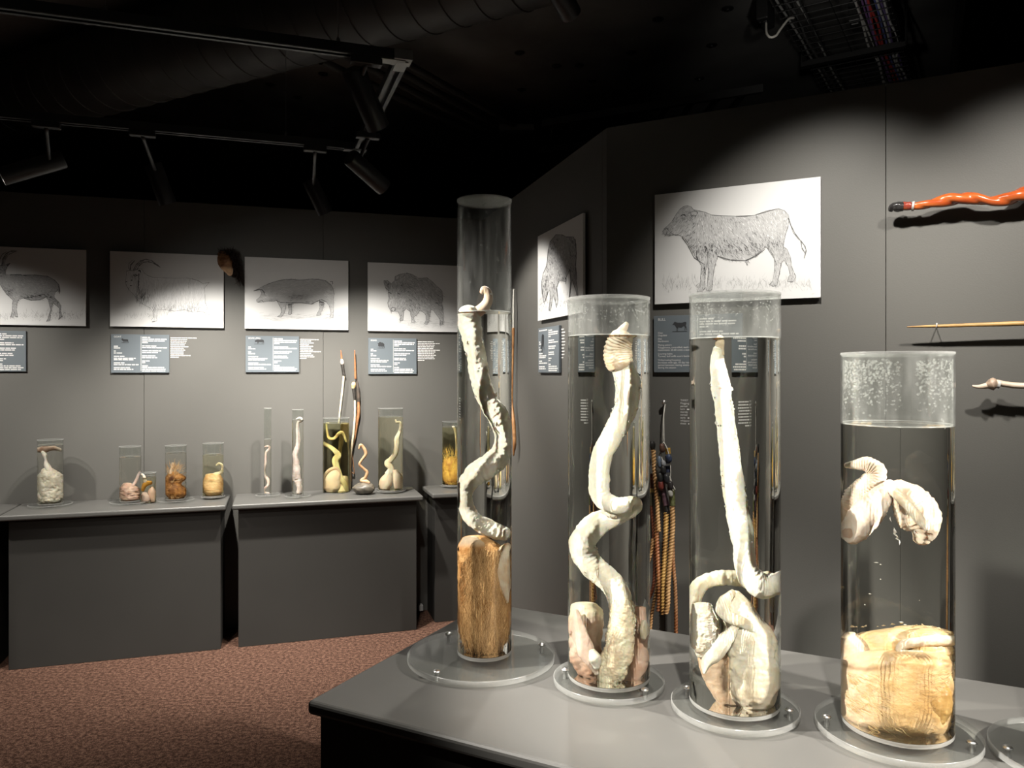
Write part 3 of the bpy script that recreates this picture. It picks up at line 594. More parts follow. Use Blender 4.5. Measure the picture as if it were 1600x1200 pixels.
tissue(s, 'left_lump', JC, mass_rows([(770, 222, 230), (776, 220, 234), (782, 221, 234), (786, 224, 231)], .014), c1=(.72, .58, .56), c2=(.58, .42, .42), n=30, seg=28, namp=.06, capk=.28, vert=True)
tissue(s, 'right_lump', JC, mass_rows([(761, 234, 240), (768, 231, 243), (776, 232, 243), (784, 235, 242)], .0), c1=(.74, .56, .46), c2=(.6, .42, .36), n=30, seg=28, namp=.1, capk=.28, vert=True)
tissue(s, 'orange_tuft', JC, [(223, 766, .0, 3), (226, 758, .01, 4), (231, 755, .012, 4), (236, 754, .01, 3)], 'furm', c1=(.62, .32, .06), c2=(.36, .14, .03), n=24, seg=18, namp=.3)
tissue(s, 'neck', JC, [(221, 741, .01, 1.5), (224, 743, .01, 2), (226, 748, .012, 2.6), (228, 755, .012, 3)], c1=(.86, .78, .68), c2=(.74, .6, .5), n=20, seg=14)
JD = far('jar of dark brown and ginger fur, third jar on the long wall cabinet', 274.8, 16.8, 696, 782, 709.5, plate=.095)
s = specimen(JD, 'ginger and dark brown furry specimen with a pale stub in a wall jar')
tissue(s, 'fur', JD, mass_rows([(738, 264, 278), (746, 259, 290), (756, 258.5, 284), (764, 258.5, 291), (772, 259, 291), (778, 264, 287)]), 'furm', c1=(.56, .26, .07), c2=(.20, .075, .02), n=60, seg=40, namp=.16, nsc=.2, streak=(1, .4), cfn=lambda u, v, sa, c, t: mix(c, (.07, .025, .012), math.exp(-((u - 268) / 6) ** 2 - ((v - 748) / 7) ** 2) * .9 + .5 * math.exp(-((u - 270) / 6) ** 2 - ((v - 760) / 8) ** 2)), capk=.28, vert=True)
hairs(s, JD, [(728, 262, 284), (750, 259, 290), (776, 262, 288)], 420, (.80, .56, .28), (.34, .14, .04), lambda u, v: ((u - 272) * 1.2 + 3, -14 + (v - 728) * .5), 11, 61, name='fur_hair', wpx=.6)
tissue(s, 'stub', JD, [(270, 724, .01, 2.2), (269, 730, .012, 2), (267, 737, .014, 2.4), (267, 742, .014, 3)], c1=(.88, .78, .62), c2=(.7, .5, .34), n=20, seg=14)
JE = far('jar of golden specimen with a hooked tail at the cabinet end', 333, 16.4, 692.5, 777, 712.5, 'liq_y', plate=.064)
s = specimen(JE, 'golden lumpy specimen with a pale hooked tail at the cabinet end')
tissue(s, 'body', JE, mass_rows([(743, 320, 346), (750, 318, 349), (758, 317, 349), (768, 318, 349), (773, 322, 345)]), c1=(.82, .60, .34), c2=(.62, .36, .16), n=50, seg=36, namp=.12, nsc=.1, capk=.28, vert=True)
tissue(s, 'tail', JE, [(338, 727, .0, 1.2), (342, 724, .0, 1.8), (347, 727, 0, 2), (348, 733, 0, 2.2), (345, 738, .01, 2.5), (337, 741, .014, 3), (327, 744, .014, 3)], c1=(.92, .84, .64), c2=(.8, .66, .42), n=40, seg=14)
JF = far('tiny clear vial in front of the golden specimen jar', 328, 8.4, 752.5, 780, 765, plate=0)
s = specimen(JF, 'small folded pale specimen in the tiny vial')
tissue(s, 'body', JF, [(321, 774, .004, 1.4), (326, 776, .008, 2), (331, 773, .008, 2), (335, 769, .004, 1.4)], c1=(.8, .72, .66), c2=(.5, .3, .26), n=24, seg=14)
JG = far('thinnest tall tube jar, half empty, with wavy pink strand', 418.3, 5.9, 638, 772.5, 687, plate=.068)
s = specimen(JG, 'wavy pale pink strand in the thinnest tube jar')
tissue(s, 'strand', JG, [(413, 699, 0, 1), (417, 697, .003, 1.4), (421, 698, .003, 1.5), (420, 702, .003, 1.6), (416, 706, .003, 1.6), (415, 715, .003, 1.7), (415, 724, .003, 1.9), (413, 735, 0, 2), (415, 744, 0, 2), (419, 750, 0, 2.4), (419, 757, 0, 1.9), (414, 763, 0, 1.9), (412.5, 769, 0, 1.9), (420, 771, .002, 1.9)], c1=(.90, .78, .70), c2=(.80, .60, .54), n=120, seg=16, namp=.06)
JH = far('tall narrow tube jar with a thick greyish pink strand, right of the thinnest tube', 465.3, 8.9, 640, 774.5, 656, plate=.072)
s = specimen(JH, 'greyish pink strand thickening downward in the narrow tube jar')
tissue(s, 'strand', JH, [(463, 655, 0, 1), (469, 653, .003, 1.8), (472, 657, .003, 1.8), (466, 660, .003, 2.2), (465, 670, .003, 2.6), (466, 684, .003, 3), (465, 696, .003, 3.6), (461, 710, 0, 4.4), (461, 720, 0, 5.4), (462, 732, 0, 7), (463, 745, 0, 7.4), (466, 753, .003, 5.4), (468, 762, .003, 4.4), (467, 770, .003, 4.2)], c1=(.82, .74, .70), c2=(.62, .52, .48), n=120, seg=24, namp=.18, nsc=.12, wr=.08, wf=.8)
JI = far('jar of olive liquid with coiled yellow specimens, beside the whips', 525.5, 20.6, 653, 772, 660.5, 'liq_o', plate=0)
s = specimen(JI, 'pink oval and yellow coiled specimen in olive liquid')
tissue(s, 'oval_lobe', JI, mass_rows([(734, 519, 532), (742, 510, 534), (752, 506, 533), (762, 506, 532), (769, 510, 528)], .02), c1=(.80, .66, .56), c2=(.70, .52, .44), n=50, seg=36, namp=.05, capk=.28, vert=True)
tissue(s, 'lobe_skin', JI, [(506, 762, .02, 2.5), (506, 746, .03, 2.5), (514, 735, .034, 2.5), (526, 732, .034, 3), (530, 740, .034, 2.5)], c1=(.8, .62, .5), c2=(.66, .46, .36), n=40, seg=14)
tissue(s, 'cord', JI, [(506, 693, 0, 3), (515, 698, .01, 3.2), (524, 705, .02, 4), (528, 712, .024, 5.5), (524, 720, .024, 5.5), (527, 732, .024, 4.5), (532, 745, .024, 4), (539, 758, .02, 4.5), (541, 768, .014, 5)], c1=(.90, .84, .52), c2=(.78, .64, .32), n=80, seg=22, namp=.14)
tissue(s, 'upper_coil', JI, [(510, 661, .01, 1.4), (511, 674, .01, 1.6), (514, 684, .014, 2.2), (522, 685, .02, 2.2), (530, 677, .02, 2.6), (536, 677, .02, 2.2), (541, 690, .014, 1.6)], c1=(.84, .74, .40), c2=(.7, .54, .24), n=70, seg=16)
tissue(s, 'base_tissue', JI, mass_rows([(745, 530, 544), (757, 528, 545), (768, 520, 545)], 0), c1=(.84, .74, .5), c2=(.7, .54, .34), n=24, seg=28, namp=.14, capk=.28, vert=True)
JJ = far('straight-sided jar with white twisted specimen above two pale lobes, right of the rock', 610.3, 19.5, 638, 768, 651.5, 'liq_y', plate=.088)
s = specimen(JJ, 'white twisted specimen over two pale lobes, right of the rock')
tissue(s, 'shaft', JJ, [(618, 656, 0, 1.2), (620, 660, .003, 1.8), (625, 660, .003, 2), (626, 667, 0, 2.4), (624, 676, 0, 3), (620, 686, .004, 4), (620, 698, .008, 4), (617, 710, .01, 4.2), (611, 718, .012, 4), (605, 724, .014, 4.6), (611, 732, .014, 5), (607, 741, .014, 6)], c1=(.92, .88, .78), c2=(.84, .74, .56), n=100, seg=24, namp=.12, wr=.1, wf=.7)
tissue(s, 'left_lobe', JJ, mass_rows([(740, 602, 612), (748, 594, 613), (757, 592, 612), (764, 594, 609)], .016), c1=(.86, .74, .64), c2=(.74, .58, .48), n=40, seg=32, namp=.06, capk=.28, vert=True)
tissue(s, 'right_lobe', JJ, mass_rows([(735, 611, 622), (745, 613, 629), (755, 614, 631), (763, 616, 628)], .012), c1=(.86, .74, .64), c2=(.74, .58, .48), n=40, seg=32, namp=.06, capk=.28, vert=True)
JK = far('jar of yellow liquid and golden fur on the corner cabinet, beside the tallest jar', 708, 17, 658.5, 759.5, 667, 'liq_o', plate=.08)
s = specimen(JK, 'golden furry specimen with a thin pale rod on the corner cabinet')
tissue(s, 'fur', JK, mass_rows([(717, 694, 722), (724, 692, 724), (735, 691.5, 724.5), (748, 692, 724), (756, 696, 719)]), 'furm', c1=(.80, .50, .12), c2=(.46, .22, .06), n=60, seg=40, namp=.12, nsc=.25, streak=(1, .25), cfn=lambda u, v, sa, c, t: mix(c, (.20, .07, .03), sm(738, 756, v) * .6), capk=.28, vert=True)
hairs(s, JK, [(706, 694, 722), (735, 692, 724), (754, 696, 720)], 420, (.92, .70, .24), (.56, .32, .08), lambda u, v: ((u - 706) * .5, -14 + (v - 706) * .4), 11, 62, name='fur_hair', wpx=.6)
tissue(s, 'rod', JK, [(707, 667, 0, 1.6), (710, 669, .004, 2), (712, 680, .006, 1.5), (713, 700, .006, 1.5), (712, 717, .006, 2)], c1=(.9, .8, .6), c2=(.8, .66, .44), n=40, seg=12)

# ------------------------------------------------------------------ rock with dried coil, whips on the left wall
rk = empty('mounted_specimen', P(569, 770, 4.42), 'dried twisted brown coil standing on a smooth grey rock', 'specimen')
c = P(569, 762, 4.47); c.z = SLZ + .033
V = []; F = []
nu, nv = 36, 20
for i in range(nv + 1):
    th = math.pi * i / nv
    for k in range(nu):
        a = 2 * math.pi * k / nu; d = Vector((math.sin(th) * math.cos(a), math.sin(th) * math.sin(a), math.cos(th)))
        r_ = 1 + .12 * noise.fractal(d * 1.6 + Vector((4, 2, 1)), 1, 2, 4)
        p = Vector((d.x * .066 * r_, d.y * .05 * r_, max(-.0325, d.z * .036 * r_))); V.append(c + p)
for i in range(nv):
    for k in range(nu):
        q = (k + 1) % nu; F.append((i * nu + k, (i + 1) * nu + k, (i + 1) * nu + q, i * nu + q))
C = [mix((.15, .13, .10), (.07, .062, .05), min(1, max(0, .5 + noise.fractal(p * 40, 1, 2, 4)))) for p in V]
add('rock', V, F, M['obj'], rk, smooth=True, cols=C)
tissue(rk, 'dried_coil', None, [(561, 701, 0, 1.6), (563, 696, 0, 2.4), (566, 697, 0, 2.4), (571, 705, 0, 2.6), (571, 711, 0, 2.4), (565, 719, 0, 2), (562, 726, 0, 2), (569, 733, 0, 2), (573.5, 738, 0, 2.4), (571, 746, 0, 2.6), (565, 751, 0, 3), (572, 753, 0, 4), (576, 755, 0, 3)], 'obj', c1=(.62, .40, .24), c2=(.36, .20, .10), n=110, seg=16, depth=4.47, flat=1, namp=.12)

def wand(name, label, cat, segs, plane_off=.03, pl=WL, group=None, dep=None):
    """segs: list of (part, mat, color1, color2, [(u, v, r_px, off), ...])"""
    allp = segs[0][4][0]; base = pl.at(allp[0], allp[1], plane_off)
    e = empty(name, base, label, cat, group)
    for part, mat, c1, c2, pts in segs:
        rows = []
        for q in pts:
            p = pl.at(q[0], q[1], q[3] if len(q) > 3 else plane_off); p.z = max(p.z, SLZ + .004) if pl is WL else p.z
            rows.append((p.x, p.y, p.z, q[2] * p.y / FPX))
        V, F = sweep3(rows, max(12, len(rows) * 8), 10, namp=.15, nscale=70)
        C = [mix(c1, c2, min(1, max(0, .5 + .8 * noise.fractal(p * 60, 1, 2, 3)))) for p in V]
        add(part, V, F, M[mat], e, smooth=True, cols=C)
    return e
BRN = (.40, .17, .07); BRN2 = (.26, .10, .04); IVO = (.80, .72, .54); IVO2 = (.66, .54, .36); BLK = (.02, .018, .016); BLK2 = (.05, .045, .04)
wand('riding_whip', 'slim whip with black grip and white shaft rising behind the olive jar', 'whip', [
    ('pointed_end', 'obj', BRN, BRN2, [(532.5, 547, .6), (533.5, 556, 1.2), (534, 563, 1.4)]),
    ('bulb', 'obj', (.85, .78, .66), (.7, .5, .4), [(534, 561, 1.6), (534.5, 566, 2.9), (535, 570, 1.8)]),
    ('grip', 'obj', BLK, BLK2, [(535, 569, 2.2), (536.5, 579, 2.3), (538, 587, 2.4)]),
    ('shaft', 'obj', IVO, IVO2, [(537.5, 586, 1.7), (535, 610, 1.6), (531.5, 640, 1.4), (530, 655, 1.3), (528, 700, 1.2), (527, 764, 1.1, .06)])], .025)
wand('riding_whip', 'whip with gold collar, black grip and ivory shaft between two jars', 'whip', [
    ('pointed_end', 'obj', BRN, BRN2, [(554.2, 547, .7), (554.8, 570, 1.5), (555.5, 592, 1.7)]),
    ('collar', 'obj', (.62, .36, .10), (.8, .62, .36), [(553.5, 597, 2.4), (552.5, 602, 3.4), (552, 607, 2.6)]),
    ('grip', 'obj', BLK, BLK2, [(552, 605, 2.6), (553.5, 615, 2.6), (554.5, 625, 2)]),
    ('shaft', 'obj', IVO, IVO2, [(554.5, 624, 1.6), (554.5, 650, 1.6), (552, 680, 1.8), (549, 700, 1.9), (547.5, 720, 1.6), (547, 766, 1.2, .07)])], .035)
wand('riding_whip', 'dark brown dried whip leaning behind the gold-collared whip', 'whip', [
    ('handle', 'obj', BLK2, (.12, .09, .07), [(557.5, 594, 1.2), (559, 606, 2.6), (560, 620, 2.8), (560.5, 628, 2)]),
    ('shaft', 'obj', (.50, .25, .11), (.26, .11, .045), [(560.3, 626, 1.8), (560, 645, 2.6), (557.5, 662, 2.2), (554, 685, 1.6), (549, 705, 1.5), (547, 730, 2), (548.5, 752, 1.4)]),
    ('lash', 'obj', (.30, .16, .08), (.18, .08, .04), [(549, 705, 1), (551.5, 720, .8), (553.5, 738, .8), (552.5, 740, .8), (548, 737, .8)])], .018)

# fur piece high on the left wall
fe = empty('fur_pouch', WL.at(357, 412, .05), 'dark brown fur and hide pouch fixed on wall beside the goat drawing', 'pouch')
Dp = WL.at(357, 412, .06).y
tissue(fe, 'hide', None, [(346, 396, 0, 6), (350, 406, .01, 10.5), (354, 415, .015, 10), (358, 423, .012, 6), (361, 429, .006, 2.5)], 'furm', c1=(.24, .115, .05), c2=(.10, .04, .015), n=60, seg=32, depth=Dp, flat=.5, namp=.22, nsc=.12, cfn=lambda u, v, sa, c, t: mix(c, (.74, .50, .30), sm(414, 424, v) * .8))
tissue(fe, 'lip', None, [(349, 421, .02, 1.2), (353, 424, .022, 1.4), (358, 429, .018, 1.6), (362, 428, .012, 1.2), (363, 421, .01, 1.2), (361, 414, .012, 1.2)], 'furm', c1=(.84, .64, .46), c2=(.66, .42, .26), n=40, seg=12, depth=Dp, namp=.2)
m = MB(); rr = random.Random(11)
for k in range(900):
    t = rr.random()
    if t < .45: u0 = rr.uniform(342, 368); v0 = rr.gauss(397, 3); dx, dy = rr.gauss(0, 3), rr.gauss(-3, 3)
    else:
        w_ = rr.random(); u0 = 366 + 7 * w_ + rr.gauss(0, 3.4 * (1 - w_ * .6)); v0 = 400 + 40 * w_ + rr.gauss(0, 3); dx, dy = rr.gauss(1, 2), rr.gauss(4, 2)
    a = P(u0, v0, Dp + rr.uniform(-.03, .05)); b = P(u0 + dx, v0 + dy, Dp + rr.uniform(-.04, .05))
    s_ = .0016; pv = (b - a).cross(Vector((0, 1, 0))).normalized() * s_
    m.face([a - pv, a + pv, b]); m.face([a - pv * .3 + UY * s_, a + pv * .3 - UY * s_, b])
dark_fur = princ('dark_fur', (.022, .012, .008), .6, spec=.2)
tag(m.build('fur', dark_fur, fe), kind='stuff')

# ------------------------------------------------------------------ drawings
def inside(poly, x, y):
    r = False; n = len(poly); j = n - 1
    for i in range(n):
        if (poly[i][1] > y) != (poly[j][1] > y) and x < (poly[j][0] - poly[i][0]) * (y - poly[i][1]) / (poly[j][1] - poly[i][1]) + poly[i][0]: r = not r
        j = i
    return r
POFF = .022
ICON = {}
def poster(label, pl, uTL, vTL, from_right, crop, outline, tone, darks, hair, nstroke, lines, ground, seed, hairlen=26, fill=True, spread=.14):
    x0, y0, k = crop; rr = random.Random(seed)
    W, H = .594, .42; a = pl.at(uTL, vTL, POFF)
    if from_right: a = a - pl.e1 * W
    ctr = a + pl.e1 * W / 2 - UZ * H / 2
    e = empty('animal_drawing', ctr, label, 'picture', None)
    m = MB(); m.box(ctr - pl.n * .0055, pl.e1, pl.n, UZ, W / 2, .0055, H / 2); bevel(m.build('board', M['white'], e), .0006, 1)
    m = MB(); m.box(ctr - pl.n * .0162, pl.e1, pl.n, UZ, W / 2 - .05, .0058, H / 2 - .05); m.build('mounting_batten', M['blackm'], e)
    off = POFF
    def q(x, y, h): return pl.at(x0 + x / k, y0 + y / k, off + h)
    V = []; F = []; C = []
    lo = lambda p: abs((p - ctr).dot(pl.e1)) < W / 2 - .002 and abs((p - ctr).z) < H / 2 - .002
    if fill:
        pts = [Vector((x, y, 0)) for x, y in outline]
        for t in tessellate_polygon([pts]):
            P3 = [q(pts[i].x, pts[i].y, .0004) for i in t]
            if all(lo(p) for p in P3):
                n = len(V); V += P3; F.append((n, n + 1, n + 2)); C += [(tone,) * 3] * 3
    def stroke(x1, y1, x2, y2, wd, g, h=.0008):
        A = q(x1, y1, h); B = q(x2, y2, h)
        if not (lo(A) and lo(B)): return
        d = math.hypot(x2 - x1, y2 - y1) + 1e-6; px = -(y2 - y1) / d * wd / 2; py = (x2 - x1) / d * wd / 2
        n = len(V); V.extend([q(x1 - px, y1 - py, h), q(x1 + px, y1 + py, h), q(x2 + px * .4, y2 + py * .4, h), q(x2 - px * .4, y2 - py * .4, h)])
        F.append((n, n + 1, n + 2, n + 3)); C.extend([(g, g, g)] * 4)
    xs = [p[0] for p in outline]; ys = [p[1] for p in outline]
    cnt = 0; tries = 0
    while cnt < nstroke and tries < nstroke * 12:
        tries += 1; x = rr.uniform(min(xs), max(xs)); y = rr.uniform(min(ys), max(ys))
        if not inside(outline, x, y): continue
        dk = sum(1.35 * d * math.exp(-((x - cx) / rx) ** 2 - ((y - cy_) / ry) ** 2) for cx, cy_, rx, ry, d in darks)
        g = tone * 1.0 - dk + rr.gauss(0, spread); g = min(.85, max(.03, g))
        if not fill and g > .55: cnt += .3; continue
        ang = hair(x, y) + rr.gauss(0, .16); L = hairlen * rr.uniform(.5, 1.2)
        stroke(x, y, x + math.cos(ang) * L, y + math.sin(ang) * L, rr.uniform(2.0, 4.2) * 1.3, g, .0006 + rr.random() * .0006); cnt += 1
    for ln, wd, g in lines:
        for (a1, b1), (a2, b2) in zip(ln, ln[1:]):
            stroke(a1, b1, a2, b2, wd * rr.uniform(.8, 1.4), g * .7, .0014)
    n = len(outline)
    for i in range(n):
        (a1, b1), (a2, b2) = outline[i], outline[(i + 1) % n]
        stroke(a1, b1, a2, b2, rr.uniform(3, 6.5) * (k / 7) ** .5, max(.04, tone * .22 + rr.gauss(0, .05)), .0013)
    gx0, gx1, gy0, gy1, gl, gn, horiz = ground
    for _ in range(gn):
        x = rr.uniform(gx0, gx1); y = rr.gauss((gy0 + gy1) / 2, (gy1 - gy0) / 4); L = gl * rr.uniform(.4, 1.2)
        ang = rr.gauss(0, .12) if horiz else -math.pi / 2 + rr.gauss(0, .45)
        stroke(x, y, x + math.cos(ang) * L, y + math.sin(ang) * L, rr.uniform(1.6, 3), rr.uniform(.22, .6), .0005)
    add('drawing', V, F, M['print'], e, cols=C)
    return e
bull = [(190, 545), (200, 520), (235, 490), (270, 455), (300, 400), (330, 360), (360, 335), (390, 325), (425, 335), (445, 360), (490, 370), (540, 380), (600, 405), (700, 410), (800, 415), (880, 417), (960, 405), (1040, 375), (1100, 362), (1150, 352), (1200, 365), (1235, 400), (1245, 440), (1235, 500), (1215, 560), (1200, 620), (1195, 670), (1225, 690), (1255, 760), (1262, 830), (1285, 890), (1300, 915), (1275, 960), (1230, 960), (1235, 930), (1250, 900), (1235, 830), (1200, 780), (1180, 800), (1165, 870), (1150, 950), (1140, 990), (1110, 1000), (1080, 985), (1105, 955), (1115, 890), (1130, 800), (1110, 740), (1075, 690), (1045, 670), (1000, 710), (940, 755), (905, 770), (893, 825), (880, 785), (800, 785), (700, 775), (650, 745), (630, 810), (615, 870), (605, 950), (600, 1025), (580, 1040), (550, 1030), (565, 960), (570, 880), (560, 800), (545, 880), (540, 960), (545, 1010), (520, 1040), (475, 1040), (500, 1000), (505, 940), (510, 820), (490, 790), (455, 740), (430, 690), (400, 640), (365, 590), (320, 570), (280, 570), (245, 580), (205, 570)]
goat = [(290, 480), (300, 400), (300, 350), (330, 340), (400, 345), (440, 320), (490, 320), (520, 370), (560, 400), (620, 425), (750, 432), (900, 440), (1050, 435), (1120, 445), (1200, 470), (1260, 510), (1280, 500), (1335, 490), (1310, 520), (1275, 560), (1280, 640), (1285, 740), (1310, 800), (1325, 870), (1340, 930), (1325, 965), (1270, 960), (1295, 920), (1285, 870), (1230, 850), (1130, 860), (1030, 830), (900, 850), (800, 830), (690, 830), (680, 900), (680, 970), (640, 985), (610, 960), (640, 930), (635, 860), (600, 810), (520, 770), (440, 710), (390, 640), (330, 580), (300, 530)]
ibex = [(-95, 260), (-60, 205), (-20, 185), (30, 190), (50, 180), (85, 170), (60, 205), (45, 240), (45, 270), (85, 270), (170, 265), (200, 275), (290, 270), (400, 280), (460, 310), (500, 350), (510, 390), (505, 430), (495, 395), (470, 420), (460, 460), (490, 490), (520, 530), (515, 580), (532, 620), (500, 652), (510, 600), (503, 550), (450, 510), (440, 560), (430, 610), (425, 660), (395, 668), (415, 630), (430, 560), (410, 480), (390, 460), (350, 482), (270, 488), (200, 470), (160, 480), (145, 520), (140, 570), (152, 625), (132, 628), (122, 585), (115, 630), (90, 630), (105, 580), (105, 520), (110, 485), (60, 440), (30, 400), (0, 350), (-40, 310), (-85, 300)]
pig = [(230, 650), (235, 685), (270, 690), (330, 680), (400, 675), (470, 670), (510, 660), (540, 720), (570, 770), (575, 820), (560, 860), (520, 885), (570, 895), (610, 850), (630, 790), (640, 720), (665, 720), (680, 800), (665, 850), (690, 860), (715, 850), (718, 760), (715, 695), (800, 695), (900, 700), (990, 715), (1060, 680), (1110, 650), (1100, 720), (1110, 760), (1085, 820), (1060, 870), (1110, 870), (1140, 800), (1165, 730), (1165, 670), (1200, 690), (1240, 740), (1255, 800), (1260, 860), (1245, 890), (1290, 905), (1295, 830), (1300, 770), (1305, 700), (1300, 640), (1310, 580), (1300, 520), (1270, 450), (1200, 390), (1100, 365), (960, 365), (820, 380), (720, 365), (620, 370), (500, 395), (420, 420), (340, 455), (270, 490), (190, 530), (280, 515), (300, 560), (270, 620)]
boar = [(320, 355), (370, 350), (430, 400), (480, 350), (480, 300), (540, 265), (650, 245), (730, 265), (820, 320), (880, 320), (940, 310), (1010, 360), (1090, 440), (1160, 500), (1170, 600), (1160, 700), (1175, 800), (1185, 900), (1180, 980), (1130, 1000), (1130, 920), (1080, 850), (1030, 780), (1000, 770), (985, 850), (975, 930), (950, 985), (905, 980), (930, 920), (925, 850), (900, 820), (840, 780), (800, 850), (750, 880), (765, 960), (720, 960), (715, 880), (700, 800), (640, 760), (610, 800), (600, 930), (555, 935), (560, 860), (520, 800), (470, 800), (420, 795), (390, 740), (375, 680), (395, 600), (380, 540), (390, 500), (350, 470), (325, 400)]
ox = [(200, 300), (210, 250), (250, 200), (290, 200), (320, 215), (370, 215), (385, 260), (388, 350), (380, 430), (390, 520), (400, 600), (395, 615), (380, 560), (360, 500), (350, 560), (345, 630), (338, 640), (350, 500), (345, 430), (320, 490), (318, 515), (300, 510), (270, 510), (255, 560), (265, 640), (255, 690), (245, 640), (235, 600), (225, 640), (215, 710), (205, 710), (212, 620), (210, 570), (195, 590), (180, 640), (170, 655), (160, 600), (155, 520), (165, 460), (185, 420), (195, 360)]
def arc_lines(pts, wd, g): return (pts, wd, g)
poster('pencil drawing of a standing bull seen from the side', WR, 1023, 304.5, False, (1000, 260, 16 / 3), bull, .47, [(560, 690, 90, 60, .25), (850, 690, 260, 50, .18), (430, 660, 60, 90, .22), (400, 430, 90, 90, .14), (530, 850, 20, 30, .4), (900, 640, 200, 30, .12), (1130, 640, 60, 30, .2), (1000, 470, 200, 60, -.1), (230, 530, 50, 40, .12), (760, 520, 260, 80, .04)],
       lambda x, y: 1.35 + .4 * math.sin(x / 190) if x > 470 else 2.2, 3200,
       [([(1235, 430), (1262, 500), (1292, 560), (1340, 620), (1372, 660), (1385, 700), (1368, 765)], 9, .22), ([(1340, 620), (1350, 680), (1375, 720)], 10, .25), ([(1240, 440), (1275, 550), (1330, 615)], 6, .4), ([(420, 385), (450, 370), (482, 380), (470, 410), (430, 415), (420, 385)], 6, .15), ([(340, 410), (365, 400), (385, 418)], 10, .08), ([(205, 525), (225, 515), (235, 530)], 8, .1), ([(225, 570), (265, 560), (300, 575)], 5, .2), ([(350, 590), (400, 660), (450, 760), (540, 820)], 8, .15), ([(650, 750), (760, 780), (880, 785), (960, 750), (1040, 690)], 9, .14), ([(600, 405), (800, 415), (960, 405), (1150, 352)], 4, .2), ([(1060, 680), (1120, 770), (1125, 890)], 6, .25), ([(560, 700), (570, 850), (560, 1000)], 6, .2), ([(475, 700), (470, 750), (490, 790)], 8, .1)],
       (190, 1440, 930, 1040, 45, 420, False), 1, spread=.16)
poster('pencil drawing of a long-haired goat with curved horns', WL, 171.8, 392, False, (160, 380, 8), goat, .70, [(530, 640, 80, 70, .4), (455, 520, 18, 90, .45), (470, 690, 60, 60, .3), (800, 800, 300, 50, .3), (1150, 800, 120, 60, .3), (610, 800, 30, 40, .4), (400, 400, 50, 30, .2), (640, 870, 30, 80, .25), (1300, 880, 30, 60, .25), (800, 540, 300, 60, .06)],
       lambda x, y: 1.62 + .2 * math.sin(x / 60), 1700,
       [([(385, 340), (420, 270), (470, 225), (540, 200), (610, 215), (680, 265), (725, 302)], 13, .3), ([(430, 335), (455, 285), (510, 240), (570, 230), (640, 250), (720, 300)], 10, .2), ([(400, 340), (440, 270), (520, 215)], 16, .45), ([(345, 335), (352, 275), (405, 215)], 12, .2), ([(325, 320), (330, 255), (385, 205)], 7, .35), ([(385, 400), (410, 390), (440, 400), (410, 412), (385, 400)], 9, .05), ([(450, 345), (470, 340), (480, 370)], 16, .06), ([(455, 380), (455, 470), (445, 570)], 12, .12), ([(290, 485), (310, 475)], 12, .2), ([(345, 530), (370, 530)], 12, .05), ([(355, 465), (375, 460)], 12, .08), ([(620, 985), (665, 975)], 10, .1)],
       (270, 1340, 880, 960, 50, 200, False), 2, hairlen=60, spread=.1)
poster('pencil drawing of a grey ibex cut by the left photo edge', WL, 134.2, 390.7, True, (0, 380, 818 / 150), ibex, .36, [(270, 450, 120, 22, .18), (70, 410, 40, 50, .18), (0, 230, 30, 50, .22), (410, 460, 30, 40, .2), (480, 500, 40, 40, .14), (130, 450, 30, 20, -.2), (120, 560, 30, 60, -.12), (330, 340, 120, 40, -.06), (100, 350, 60, 40, -.05)],
       lambda x, y: .5 + .3 * math.sin(x / 70), 1600,
       [([(15, 195), (22, 140), (50, 90), (90, 68), (145, 66)], 8, .2), ([(38, 190), (45, 140), (75, 95), (140, 68)], 6, .3), ([(25, 190), (34, 135), (65, 90)], 14, .42), ([(-10, 195), (-5, 140), (20, 95), (55, 72)], 8, .28), ([(60, 190), (85, 172)], 10, .12), ([(205, 468), (260, 462), (330, 445), (385, 435)], 8, .08), ([(90, 268), (200, 272), (300, 270)], 5, .12), ([(500, 365), (505, 400), (505, 432)], 7, .14)],
       (-150, 700, 590, 660, 26, 330, False), 3, hairlen=18, spread=.07)
poster('pencil drawing of a smooth domestic pig in profile', WL, 382.4, 401, False, (375, 395, 1600 / 180), pig, .44, [(800, 610, 140, 35, .2), (960, 690, 220, 25, .14), (690, 640, 30, 60, .18), (310, 540, 30, 60, .16), (420, 660, 130, 25, .15), (690, 730, 40, 30, .3), (1130, 710, 40, 30, .3), (1220, 560, 80, 90, -.16), (560, 560, 120, 80, -.1), (330, 610, 80, 60, -.2), (1280, 780, 30, 80, -.2), (590, 800, 40, 80, -.15), (1000, 440, 200, 40, .02)],
       lambda x, y: .1 + .3 * math.sin(x / 150), 1700,
       [([(190, 530), (240, 512), (300, 510), (330, 540), (345, 580)], 10, .12), ([(250, 690), (300, 655), (330, 690)], 9, .12), ([(500, 660), (560, 690), (640, 690), (720, 695)], 9, .15), ([(720, 695), (860, 695), (990, 715), (1060, 680), (1130, 650), (1200, 680)], 10, .15), ([(1250, 400), (1280, 395), (1288, 420), (1280, 440)], 12, .2), ([(340, 455), (500, 395), (640, 368), (820, 380), (1000, 362), (1180, 385), (1280, 470)], 5, .22), ([(1100, 680), (1165, 690)], 22, .16), ([(670, 720), (715, 715)], 18, .15)],
       (230, 1430, 840, 950, 120, 140, True), 4, hairlen=40, spread=.06)
